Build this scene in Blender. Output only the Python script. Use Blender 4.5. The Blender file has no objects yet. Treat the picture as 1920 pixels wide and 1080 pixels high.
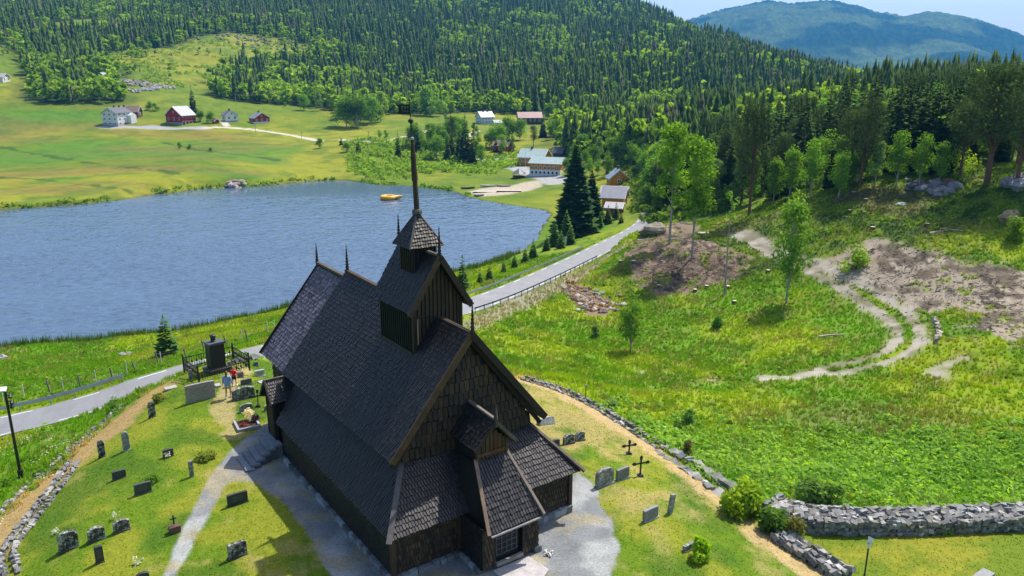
import bpy, math, random
import numpy as np
from mathutils import Vector, Matrix
random.seed(7); RNG = np.random.default_rng(7)
S = bpy.context.scene
COL = S.collection
# ------------------------------------------------------------ camera, sky, sun
CAMZ = 34.0; PITCH = math.radians(15.374); FPX = 1440.6
cam = bpy.data.cameras.new('camera'); cam.sensor_width = 36.0; cam.lens = 36.0*FPX/1920
cam.clip_start = 0.5; cam.clip_end = 20000
camo = bpy.data.objects.new('camera', cam); COL.objects.link(camo)
camo.location = (0, 0, CAMZ); camo.rotation_euler = (math.pi/2-PITCH, 0, 0); S.camera = camo
SUN_AZ = math.radians(42); SUN_EL = math.radians(57)        # azimuth measured from +Y towards +X
w = bpy.data.worlds.new("World"); S.world = w; w.use_nodes = True
nt = w.node_tree; bg = nt.nodes['Background']; sky = nt.nodes.new('ShaderNodeTexSky')
sky.sky_type = 'NISHITA'; sky.sun_disc = False; sky.sun_elevation = SUN_EL; sky.sun_rotation = SUN_AZ
sky.dust_density = 3.0; sky.ozone_density = .5; sky.air_density = 1.0; sky.altitude = 500
nt.links.new(sky.outputs[0], bg.inputs[0]); bg.inputs[1].default_value = 0.15
sl = bpy.data.lights.new('sun', 'SUN'); sl.energy = 4.7; sl.angle = math.radians(0.53); sl.color = (1, .95, .86)
so = bpy.data.objects.new('sun', sl); COL.objects.link(so)
sv = Vector((math.sin(SUN_AZ)*math.cos(SUN_EL), math.cos(SUN_AZ)*math.cos(SUN_EL), math.sin(SUN_EL)))
so.rotation_euler = sv.to_track_quat('Z', 'Y').to_euler(); so.location = (60, 60, 120)
S.view_settings.view_transform = 'Standard'; S.view_settings.look = 'None'; S.view_settings.exposure = 0.42; S.view_settings.gamma = 1
S.cycles.max_bounces = 6; S.cycles.diffuse_bounces = 2; S.cycles.glossy_bounces = 2; S.cycles.transparent_max_bounces = 8; S.cycles.volume_bounces = 0
S.cycles.use_denoising = True

# ------------------------------------------------------------ small maths
def ray(px, py):
    px = np.asarray(px, float); py = np.asarray(py, float)
    c, s = math.cos(PITCH), math.sin(PITCH)
    return np.stack([px-960, FPX*c-(py-540)*s, -FPX*s-(py-540)*c], -1)
def gz(px, py, z):
    R = ray(px, py); l = (z-CAMZ)/R[..., 2]; return R[..., 0]*l, R[..., 1]*l
def gd(px, py, d):
    R = ray(px, py); l = d/R[..., 1]; return R[0]*l, d, CAMZ+R[2]*l
def toz(pts, z=0): return np.array([gz(a, b, z) for a, b in pts])
def hash2(i, j, s):
    n = (i.astype(np.int64)*374761393 + j.astype(np.int64)*668265263 + s*974634777) & 0x7fffffff
    n = ((n ^ (n >> 13))*1274126177) & 0x7fffffff
    return ((n ^ (n >> 16)) & 0xffff)/65535.0
def noise(x, y, s=0):
    i = np.floor(x); j = np.floor(y); u = x-i; v = y-j; u = u*u*(3-2*u); v = v*v*(3-2*v)
    i = i.astype(np.int64); j = j.astype(np.int64)
    return (hash2(i, j, s)*(1-u)+hash2(i+1, j, s)*u)*(1-v)+(hash2(i, j+1, s)*(1-u)+hash2(i+1, j+1, s)*u)*v
def fbm(x, y, s=0, o=4):
    t = 0; a = .5; n = 0
    for k in range(o): t = t+a*noise(x, y, s+k*17); n += a; x = x*2.03+5.1; y = y*2.03+1.7; a *= .5
    return t/n
def sst(a, b, x):
    t = np.clip((x-a)/(b-a), 0, 1); return t*t*(3-2*t)
def segdist(x, y, P, closed=False):
    """distance to a polyline and the interpolated 3rd column"""
    best = np.full(np.shape(x), 1e9); zz = np.zeros(np.shape(x)); n = len(P)
    for k in range(n if closed else n-1):
        a = P[k]; b = P[(k+1) % n]; dx, dy = b[0]-a[0], b[1]-a[1]; L = dx*dx+dy*dy+1e-9
        t = np.clip(((x-a[0])*dx+(y-a[1])*dy)/L, 0, 1)
        d = np.hypot(x-a[0]-t*dx, y-a[1]-t*dy); m = d < best
        best = np.where(m, d, best)
        if len(a) > 2: zz = np.where(m, a[2]+t*(b[2]-a[2]), zz)
    return best, zz
def inpoly(x, y, P):
    c = np.zeros(np.shape(x), bool); n = len(P)
    for k in range(n):
        x1, y1 = P[k][:2]; x2, y2 = P[(k+1) % n][:2]
        if y1 == y2: continue
        c ^= ((y1 > y) != (y2 > y)) & (x < (x2-x1)*(y-y1)/(y2-y1)+x1)
    return c
def sdist(x, y, P):
    d, _ = segdist(x, y, P, True); return np.where(inpoly(x, y, P), -d, d)

# ------------------------------------------------------------ church frame
CO = np.array([-1.707, 30.859]); CT = math.radians(-54.644)
CA = np.array([math.cos(CT), math.sin(CT)]); CB = np.array([-CA[1], CA[0]])
def cw(s, t): q = CO+CA*s+CB*t; return float(q[0]), float(q[1])
CG = 14.0

# ------------------------------------------------------------ terrain control
Z = [(960,1080,14),(640,1080,14),(300,1080,13.7),(0,1080,12.9),(1500,1080,13.3),(1920,1080,13.2),(1200,1080,13.9),(-300,1080,12),(2300,1080,13),
 (428,745,14.3),(380,735,14.3),(250,830,13.8),(120,1000,13.6),(60,985,13.1),(20,1020,13),(60,880,11.9),(480,690,13.6),(450,850,14),(150,900,13.4),
 (0,800,9.5),(100,776,10.3),(200,748,11.0),(267,722,11.5),(340,703,12.1),(477,668,12.5),(-250,862,8.5),(405,679,14.35),(445,674,14.35),(362,692,13.9),(470,674,14.0),
 (650,628,11.6),(790,595,10.2),(890,572,8.9),(1000,527,7.3),(1100,480,6),(1150,452,5.3),(1188,436,4.9),
 (100,700,7.5),(300,675,8.5),(450,640,9.5),(200,670,4),(300,640,3.2),(450,610,3.5),(-200,690,3),
 (940,510,2.8),(1020,470,2.4),(1060,440,2.2),(1090,430,2.5),(1050,400,.8),
 (1270,450,9),(1215,430,9.3),(1300,480,9),(1250,535,7.5),(1350,480,9.2),(1400,400,12),(1200,520,7.5),(1300,410,9.5),(1250,400,7.5),
 (1000,620,7.8),(1060,545,6),(1150,600,6.3),(1180,650,7),(1300,600,7.4),(1100,700,9),(950,640,8.6),(1040,600,6.8),(983,708,12.6),(1100,762,13.0),
 (1300,720,9),(1450,640,8),(1475,570,8.6),(1600,600,8.7),(1620,660,9.4),(1700,640,10.4),(1760,690,10.4),(1550,510,11),(1460,470,11.3),
 (1700,520,12),(1900,540,13),(1900,640,12),(1900,740,10.8),(1600,780,10),(1500,850,10.4),(1800,900,11.5),(1650,925,12),(1300,850,11.8),(1340,905,13),(1500,1040,13.1),(1470,985,12.9),(1700,1000,12.9),(1200,790,12.2),
 (1600,420,15),(1600,345,18.5),(1750,380,17.5),(1750,450,15),(1500,345,15),(1900,440,16),(1900,350,20.3),(1900,300,22),(1700,300,20.5),(1500,300,17.5),(2200,500,15),(2300,350,22),(2300,800,12),
 (1015,328,2.5),(850,320,1.8),(700,320,1.5),(945,290,3),(1160,345,4),(1150,395,3.2),(1090,300,4.5),(600,310,2.5),(1150,300,7),
 (1235,392,5.0)]
D = [(220,240,370),(340,237,375),(432,232,390),(490,232,400),(60,220,385),(150,300,290),(400,300,278),(560,270,335),(640,240,395),(700,210,455),(560,190,520),
 (700,265,330),(800,230,430),(910,235,420),(990,240,415),(1060,262,345),(1000,215,480),(1000,100,750),(1000,0,1100),(700,0,1050),(700,100,720),(400,0,980),(450,85,690),
 (300,140,530),(100,120,570),(0,100,580),(0,0,920),(200,150,490),(30,180,440),(400,190,440),(1240,32,1150),(1440,112,850),(1560,150,620),(1700,175,430),(1560,215,300),(1760,190,300),(1900,190,300),
 (1300,250,290),(1300,150,520),(1150,200,480),(1150,60,900),(-250,150,450),(-250,0,900),(-250,300,300),(1300,340,200)]
WP = [(-30,5,13.5),(30,5,13.5),(0,-10,14),(-12,18,13.9),(14,16,13.9),(0,15,14),(-60,20,10),(60,20,13),(0,-60,14),(-90,0,7),(120,0,14),(160,120,22),(160,220,24),(260,300,30),(-150,60,3),(-190,110,3)]
for az, r, z in [(-36,1600,190),(-20,1700,210),(0,1800,190),(9,1600,120),(12,1500,60),(18,1200,0),(24,900,-25),(32,900,-30),(24,480,14),(32,500,10),(-36,2400,150),(0,2600,120),(15,2400,-40),(30,2400,-70),(-20,2600,160),(40,500,20)]:
    WP.append((r*math.sin(math.radians(az)), r*math.cos(math.radians(az)), z))
pts = [(*gz(a, b, c), c) for a, b, c in Z]+[gd(*q) for q in D]+WP
for s in (-17, -11, -5, 1, 4):
    for t in (-5.5, 0, 5.5): pts.append((*cw(s, t), CG))
pts = np.array([[float(v) for v in p] for p in pts])
def feat(x, y):
    x = np.asarray(x, float); y = np.asarray(y, float)+0.0
    r = np.hypot(x, y)+12.0
    return np.arctan2(x, y+12.0)*1.6, np.log(r)*1.5
fu, fv = feat(pts[:, 0], pts[:, 1]); n = len(pts)
def phi(d2): return np.where(d2 > 1e-12, .5*d2*np.log(np.maximum(d2, 1e-12)), 0)
A = np.zeros((n+3, n+3)); A[:n, :n] = phi((fu[:, None]-fu)**2+(fv[:, None]-fv)**2)+np.eye(n)*2e-4
A[:n, n] = 1; A[:n, n+1] = fu; A[:n, n+2] = fv; A[n:, :n] = A[:n, n:].T
TW = np.linalg.solve(A, np.r_[pts[:, 2], 0, 0, 0])
def Htps(x, y):
    u, v = feat(x, y); sh = u.shape; u = u.ravel(); v = v.ravel(); o = np.empty(len(u))
    for k in range(0, len(u), 40000):
        a, b = u[k:k+40000], v[k:k+40000]
        o[k:k+40000] = phi((a[:, None]-fu)**2+(b[:, None]-fv)**2)@TW[:n]+TW[n]+TW[n+1]*a+TW[n+2]*b
    return o.reshape(sh)
SHORE = toz([(-420,680),(-300,668),(0,658),(100,648),(200,641),(333,625),(467,600),(547,576),(700,545),(820,520),(883,508),(923,494),(950,482),(980,470),(1003,450),(1018,425),(1034,405),
  (1025,395),(980,388),(913,378),(873,368),(855,360),(830,357),(780,350),(713,347),(647,338),(580,340),(513,347),(454,351),(431,352),(368,355),(318,363),(295,364),(264,368),(233,374),(160,383),(0,394),(-300,425),(-420,450)])
ROAD = np.array([[*map(float, gz(a, b, c)), c] for a, b, c in [(-500,920,7.6),(-250,862,8.5),(0,800,9.5),(100,776,10.3),(200,748,11.0),(267,724,11.5),(340,703,11.9),(400,687,12.1),(477,668,12.3),(560,648,12.2),(650,626,11.6),(790,598,10.2),
  (890,572,8.9),(1000,527,7.3),(1100,480,6),(1150,454,5.3),(1188,436,4.9),(1212,418,4.7),(1222,402,4.5),(1215,385,4.3)]])
def smoothline(P, it=2):
    P = np.asarray(P, float)
    for _ in range(it):
        Q = np.empty((2*len(P), P.shape[1])); Q[0] = P[0]; Q[-1] = P[-1]
        Q[1:-1:2] = .75*P[:-1]+.25*P[1:]; Q[2:-1:2] = .25*P[:-1]+.75*P[1:]; P = Q
    return P
ROAD = smoothline(ROAD); RW = 2.15
PAD = np.array([cw(-18.5, -6.5), cw(3.6, -6.5), cw(3.6, 6.5), cw(-18.5, 6.5)])
def Hfull(x, y):
    h = Htps(x, y); r = np.hypot(x, y); mq = gz(1262, 478, 9); kb = np.exp(-(((x-float(mq[0]))/9.5)**2+((y-float(mq[1]))/8)**2)**1.5); h = h+kb*(1.7+2.6*(fbm(x/2.6, y/2.6, 12)-.5))
    h = h+(fbm(x/7, y/7, 3)-.5)*.5*sst(45, 90, r)+(fbm(x/60, y/60, 5)-.5)*8*sst(250, 700, r)
    d = sdist(x, y, PAD); k = sst(5, 0, d); h = h*(1-k)+CG*k
    d, z = segdist(x, y, ROAD); k = sst(RW+2.0, RW+.3, d); h = h*(1-k)+(z-.03)*k
    near = r < 420
    d = np.where(near, sdist(x, y, SHORE+0) if np.any(near) else 1e3, 1e3)
    d = d+np.where(near, (fbm(x/3, y/3, 9)-.5)*2.0, 0)
    h = np.where(near & (d < 0), -.35-np.minimum(-d*.2, 2.5), np.where(near, np.minimum(np.maximum(h, .08+np.minimum(d, 12)*.06), .1+d*.33+np.maximum(d-60, 0)), h))
    return h
# cached polar lookup of the terrain
NA, NR = 1100, 950
azf = np.radians(np.linspace(-46, 46, 900)); azc = np.radians(np.linspace(46, 314, 62))[1:-1]
AZ = np.r_[azf, azc]; NAZ = len(AZ)
RR = np.r_[np.linspace(1, 18, 14)[:-1], np.geomspace(18, 420, 640)[:-1], np.geomspace(420, 2900, 200)]
GX = RR[:, None]*np.sin(AZ)[None]; GY = RR[:, None]*np.cos(AZ)[None]
GH = Hfull(GX, GY)
lr = np.log(RR)
def H(x, y):
    x = np.asarray(x, float); y = np.asarray(y, float)
    r = np.clip(np.hypot(x, y), RR[0], RR[-1]*.9999); a = np.clip(np.arctan2(x, y), azf[0], azf[-1]-1e-6)
    j = np.clip(np.searchsorted(RR, r)-1, 0, len(RR)-2); v = (r-RR[j])/(RR[j+1]-RR[j])
    f = (a-azf[0])/(azf[1]-azf[0]); i = np.clip(f.astype(int), 0, 898); u = f-i
    return (GH[j, i]*(1-u)+GH[j, i+1]*u)*(1-v)+(GH[j+1, i]*(1-u)+GH[j+1, i+1]*u)*v
TT = np.geomspace(12, 2400, 2600)
def at(px, py, maxr=2400):
    """first hit of the camera ray through a pixel with the terrain -> x, y, z"""
    R = ray(px, py); R = R/np.hypot(R[0], R[1]); x = R[0]*TT; y = R[1]*TT; z = CAMZ+R[2]*TT; h = H(x, y)
    k = np.nonzero(z < h)[0]
    k = k[0] if len(k) else len(TT)-1
    if k == 0: k = 1
    a = z[k-1]-h[k-1]; b = z[k]-h[k]; t = a/(a-b) if a != b else 0
    t = TT[k-1]+(TT[k]-TT[k-1])*min(max(t, 0), 1)
    X, Y = float(R[0]*t), float(R[1]*t); return X, Y, float(H(X, Y))
def atp(L): return np.array([at(*q)[:2] for q in L])
def pix(x, y, z):
    c, s = math.cos(PITCH), math.sin(PITCH); Zr = z-CAMZ; fw = y*c-Zr*s; up = y*s+Zr*c
    return 960+FPX*x/fw, 540-FPX*up/fw
# ------------------------------------------------------------ materials
def mat(name, col=(.5,.5,.5), rough=.8, attr=False, n1=None, amp=.3, bump=0, bscale=20, rnd=0, metal=0, spec=None, coord='Object', n2=None, amp2=.0, col2=None):
    """principled; colour = constant or 'col' attribute, times fractal noise variation, times per-object variation"""
    m = bpy.data.materials.new(name); m.use_nodes = True; t = m.node_tree; N = t.nodes; L = t.links; B = N['Principled BSDF']
    B.inputs['Roughness'].default_value = rough; B.inputs['Metallic'].default_value = metal
    if spec is not None: B.inputs['Specular IOR Level'].default_value = spec
    if attr:
        a = N.new('ShaderNodeAttribute'); a.attribute_name = 'col'; c = a.outputs['Color']
    else:
        a = N.new('ShaderNodeRGB'); a.outputs[0].default_value = (*col, 1); c = a.outputs[0]
    tc = N.new('ShaderNodeTexCoord'); co = tc.outputs['Object'] if coord == 'Object' else tc.outputs['Generated']
    def mul(c, fac):
        v = N.new('ShaderNodeVectorMath'); v.operation = 'SCALE'; L.new(c, v.inputs[0]); L.new(fac, v.inputs['Scale']); return v.outputs[0]
    if col2 is not None and n1:
        x = N.new('ShaderNodeTexNoise'); x.inputs['Scale'].default_value = n1*.6; x.inputs['Detail'].default_value = 5; x.inputs['Roughness'].default_value = .7; L.new(co, x.inputs[0])
        r = N.new('ShaderNodeMapRange'); r.inputs[1].default_value = .48; r.inputs[2].default_value = .6; L.new(x.outputs[0], r.inputs[0])
        mx = N.new('ShaderNodeMix'); mx.data_type = 'RGBA'; L.new(r.outputs[0], mx.inputs[0]); L.new(c, mx.inputs[6]); mx.inputs[7].default_value = (*col2, 1); c = mx.outputs[2]
    for s, am in ((n1, amp), (n2, amp2)):
        if s:
            x = N.new('ShaderNodeTexNoise'); x.inputs['Scale'].default_value = s; x.inputs['Detail'].default_value = 6; x.inputs['Roughness'].default_value = .65; L.new(co, x.inputs[0])
            r = N.new('ShaderNodeMapRange'); r.inputs[1].default_value = .28; r.inputs[2].default_value = .72; r.inputs[3].default_value = 1-am; r.inputs[4].default_value = 1+am; r.clamp = True
            L.new(x.outputs[0], r.inputs[0]); c = mul(c, r.outputs[0])
    if rnd:
        o = N.new('ShaderNodeObjectInfo'); r = N.new('ShaderNodeMapRange'); r.inputs[3].default_value = 1-rnd; r.inputs[4].default_value = 1+rnd; L.new(o.outputs['Random'], r.inputs[0]); c = mul(c, r.outputs[0])
    L.new(c, B.inputs['Base Color'])
    if bump:
        x = N.new('ShaderNodeTexNoise'); x.inputs['Scale'].default_value = bscale; x.inputs['Detail'].default_value = 5; L.new(co, x.inputs[0])
        b = N.new('ShaderNodeBump'); b.inputs['Strength'].default_value = bump; b.inputs['Distance'].default_value = .05; L.new(x.outputs[0], b.inputs['Height']); L.new(b.outputs[0], B.inputs['Normal'])
    return m
def foliage_mat(name, rnd=.25, attr=True, col=(.05,.1,.02), trans=.25, gain=1.0):
    m = bpy.data.materials.new(name); m.use_nodes = True; t = m.node_tree; N = t.nodes; L = t.links; N.remove(N['Principled BSDF'])
    out = [q for q in N if q.type == 'OUTPUT_MATERIAL'][0]
    if attr: a = N.new('ShaderNodeAttribute'); a.attribute_name = 'col'; c = a.outputs['Color']
    else: a = N.new('ShaderNodeRGB'); a.outputs[0].default_value = (*col, 1); c = a.outputs[0]
    if rnd:
        o = N.new('ShaderNodeObjectInfo'); r = N.new('ShaderNodeMapRange'); r.inputs[3].default_value = 1-rnd; r.inputs[4].default_value = 1+rnd; L.new(o.outputs['Random'], r.inputs[0])
        v = N.new('ShaderNodeVectorMath'); v.operation = 'SCALE'; L.new(c, v.inputs[0]); L.new(r.outputs[0], v.inputs['Scale']); c = v.outputs[0]
    v = N.new('ShaderNodeVectorMath'); v.operation = 'SCALE'; v.inputs['Scale'].default_value = gain; L.new(c, v.inputs[0]); c = v.outputs[0]
    d = N.new('ShaderNodeBsdfDiffuse'); tr = N.new('ShaderNodeBsdfTranslucent'); mx = N.new('ShaderNodeMixShader'); mx.inputs[0].default_value = trans
    g = N.new('ShaderNodeVectorMath'); g.operation = 'MULTIPLY'; g.inputs[1].default_value = (1.5, 1.5, .5); L.new(c, g.inputs[0])
    L.new(c, d.inputs[0]); L.new(g.outputs[0], tr.inputs[0]); L.new(d.outputs[0], mx.inputs[1]); L.new(tr.outputs[0], mx.inputs[2]); L.new(mx.outputs[0], out.inputs[0])
    return m
# ------------------------------------------------------------ mesh helpers
def np_mesh(name, V, F, m, col=None, parent=None, smooth=False, loc=None):
    V = np.asarray(V, np.float32); F = np.asarray(F, np.int32); k = F.shape[1]
    me = bpy.data.meshes.new(name); me.vertices.add(len(V)); me.vertices.foreach_set('co', V.ravel())
    me.loops.add(F.size); me.loops.foreach_set('vertex_index', F.ravel()); me.polygons.add(len(F))
    me.polygons.foreach_set('loop_start', np.arange(0, F.size, k, dtype=np.int32))
    if smooth: me.polygons.foreach_set('use_smooth', np.ones(len(F), bool))
    if col is not None:
        a = me.color_attributes.new('col', 'FLOAT_COLOR', 'POINT'); C = np.ones((len(V), 4), np.float32); C[:, :3] = col; a.data.foreach_set('color', C.ravel())
    me.update(); me.validate(); me.materials.append(m)
    o = bpy.data.objects.new(name, me); COL.objects.link(o)
    if parent: o.parent = parent
    if loc is not None: o.location = loc
    return o
def tag(o, label=None, cat=None, group=None, kind=None):
    if label: o['label'] = label
    if cat: o['category'] = cat
    if group: o['group'] = group
    if kind: o['kind'] = kind
    return o
def struct(o): o['kind'] = 'structure'; return o
def empty(name, loc, rz=0, label=None, cat=None, group=None):
    o = bpy.data.objects.new(name, None); o.empty_display_size = .3; COL.objects.link(o); o.location = loc; o.rotation_euler = (0, 0, rz)
    return tag(o, label, cat, group)
class MB:
    """collects faces; build() links ONE mesh object"""
    def __init__(s): s.v = []; s.f = []; s.c = []; s.cur = (.5, .5, .5); s.M = None
    def add(s, vs, fs, c=None):
        n = len(s.v); c = c or s.cur
        if s.M is not None: vs = [tuple(s.M@Vector(p)) for p in vs]
        s.v += [tuple(p) for p in vs]; s.f += [tuple(i+n for i in f) for f in fs]; s.c += [c]*len(vs)
    def box(s, c, d, rz=0, col=None, rx=0, ry=0, jit=0):
        R = Matrix.Rotation(rz, 3, 'Z')@Matrix.Rotation(ry, 3, 'Y')@Matrix.Rotation(rx, 3, 'X'); vs = []
        for z in (-.5, .5):
            for x, y in ((-.5,-.5),(.5,-.5),(.5,.5),(-.5,.5)):
                p = R@Vector((x*d[0]*(1+random.uniform(-jit, jit)), y*d[1]*(1+random.uniform(-jit, jit)), z*d[2]*(1+random.uniform(-jit, jit)))); vs.append((c[0]+p.x, c[1]+p.y, c[2]+p.z))
        s.add(vs, [(3,2,1,0),(4,5,6,7),(0,1,5,4),(1,2,6,5),(2,3,7,6),(3,0,4,7)], col)
    def bar(s, a, b, w, h=None, col=None, up=(0,0,1)):
        h = h or w; a = Vector(a); b = Vector(b); d = (b-a).normalized(); u = Vector(up)
        if abs(d.dot(u)) > .98: u = Vector((1,0,0))
        x = d.cross(u).normalized(); y = x.cross(d); vs = []
        for p in (a, b):
            for i, j in ((-1,-1),(1,-1),(1,1),(-1,1)): vs.append(p+x*i*w/2+y*j*h/2)
        s.add(vs, [(3,2,1,0),(4,5,6,7),(0,1,5,4),(1,2,6,5),(2,3,7,6),(3,0,4,7)], col)
    def tube(s, P, R, n=8, col=None, cap=True):
        P = [Vector(p) for p in P]; vs = []; fs = []
        for k, p in enumerate(P):
            d = (P[min(k+1, len(P)-1)]-P[max(k-1, 0)]).normalized(); u = Vector((0,0,1)) if abs(d.z) < .95 else Vector((1,0,0))
            x = d.cross(u).normalized(); y = x.cross(d); r = R[k] if hasattr(R, '__len__') else R
            for i in range(n): an = 2*math.pi*i/n; vs.append(p+x*math.cos(an)*r+y*math.sin(an)*r)
        for k in range(len(P)-1):
            for i in range(n): fs.append((k*n+i, k*n+(i+1) % n, (k+1)*n+(i+1) % n, (k+1)*n+i))
        if cap: fs.append(tuple(range(n))); fs.append(tuple(range((len(P)-1)*n, len(P)*n))[::-1])
        s.add(vs, fs, col)
    def poly(s, vs, col=None): s.add(vs, [tuple(range(len(vs)))], col)
    def prism(s, vs, d, col=None):
        """polygon extruded by vector d"""
        n = len(vs); w = [Vector(v)+Vector(d) for v in vs]
        s.add([Vector(v) for v in vs]+w, [tuple(range(n)), tuple(range(2*n-1, n-1, -1))]+[(i, i+n, (i+1) % n+n, (i+1) % n) for i in range(n)], col)
    def build(s, name, m, parent=None, loc=None, smooth=False):
        me = bpy.data.meshes.new(name); me.from_pydata(s.v, [], s.f)
        a = me.color_attributes.new('col', 'FLOAT_COLOR', 'POINT'); C = np.ones((len(s.v), 4), np.float32); C[:, :3] = s.c if s.c else 0
        if len(s.v): a.data.foreach_set('color', C.ravel())
        if smooth:
            for p in me.polygons: p.use_smooth = True
        me.update(); me.materials.append(m); o = bpy.data.objects.new(name, me); COL.objects.link(o)
        if parent: o.parent = parent
        if loc is not None: o.location = loc
        return o
# ------------------------------------------------------------ the ground: one polar sheet, split by what covers it
LAWN = atp([(1580,1079),(1470,1010),(1400,950),(1335,905),(1240,845),(1180,800),(1100,757),(1040,730),(983,712)])
LAWN = np.r_[LAWN, [cw(-16, 9), cw(-21, 6)], atp([(490,674),(445,675),(405,680),(362,693),(340,706),(300,725),(250,755),(225,775),(185,815),(133,862),(60,925),(0,985)]), [(-26, 22), (-20, 5), (20, 5), (24, 20)]]
LAWN2 = np.array([*atp([(1580,1079),(1500,1012),(1520,998),(1700,1000),(1919,995)]), (50, 33), (40, 5), (16, 10)])
G1 = atp([(440,850),(425,905),(470,905),(510,930),(550,970),(590,1020),(625,1079)]); G1 = np.r_[G1, [cw(3.5,-6.8), cw(.8,-4.5), cw(-11.8,-4.5), cw(-12.4,-5)]]
G2 = np.r_[[cw(.5, 4.4), cw(-1, 4.9)], atp([(1085,885),(1120,925),(1145,975),(1157,1020),(1140,1079)]), [cw(7, -.5), cw(4.5, -5), cw(3, -7), cw(.8, -4.5)]]
def line(L): return smoothline(atp(L), 2)
PATHL = line([(318,1079),(345,1025),(375,965),(400,915),(430,870),(470,832),(512,797)])
TRK = line([(1392,438),(1440,465),(1500,493),(1560,520),(1620,550),(1665,580),(1698,605),(1705,635),(1690,660),(1630,680),(1560,695)])
TRK2 = line([(1560,695),(1500,706),(1400,714),(1300,714),(1215,700)]); TRK3 = line([(1738,725),(1765,692),(1812,672)])
SOILR = atp([(1500,505),(1560,480),(1640,455),(1720,470),(1800,485),(1880,505),(1919,515)]); SOILR = np.r_[SOILR, [(70, 78), (70, 60)], atp([(1919,645),(1850,620),(1780,590),(1700,572),(1640,545)])]
MOUND = atp([(1188,445),(1200,418),(1235,418),(1300,430),(1345,462),(1400,480),(1400,512),(1340,532),(1300,548),(1235,556),(1185,535),(1178,480)])
RUB = atp([(1065,535),(1095,540),(1145,580),(1140,592),(1100,590),(1070,560)])
VERGE = line([(885,612),(1000,552),(1065,530),(1130,485),(1180,458)])
DRYR = line([(975,708),(1060,742),(1120,780),(1180,815),(1230,850),(1290,895),(1330,925),(1450,1020),(1540,1079)])
DRYL = line([(300,730),(255,765),(215,800),(160,850),(110,890),(60,935),(20,975),(0,1010),(-20,1050)])
DRYP = line([(452,690),(425,735),(415,770),(430,800),(440,815)])
GYARD = atp([(905,300),(925,293),(962,298),(985,310),(1000,322),(1062,330),(1058,345),(1030,347),(1010,338),(985,332),(960,320)])
BEACH = atp([(866,360),(900,354),(950,350),(985,342),(1008,338),(1015,350),(985,358),(955,364),(905,368)])
FYARD = atp([(182,237),(225,236),(300,236),(330,240),(388,236),(392,243),(300,243),(185,239)])
FROAD = [line([(385,240),(420,238),(470,242),(520,249),(560,256),(602,264)]), line([(640,262),(700,270),(740,262),(800,245)]), line([(820,280),(870,292),(910,300)]), line([(418,226),(425,236)]), line([(895,245),(880,252),(870,262)])]
STRIPS = [line([(0,332),(90,338),(180,350),(240,358)]), line([(0,275),(110,295),(200,312),(330,325)]), line([(300,265),(360,280),(440,290),(520,300)])]
FIELDL = atp([(0,205),(180,200),(300,243),(400,243),(600,268),(540,300),(500,340),(300,360),(0,388)]); FIELDL = np.r_[FIELDL, [(-230, 190), (-300, 260)]]
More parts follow.
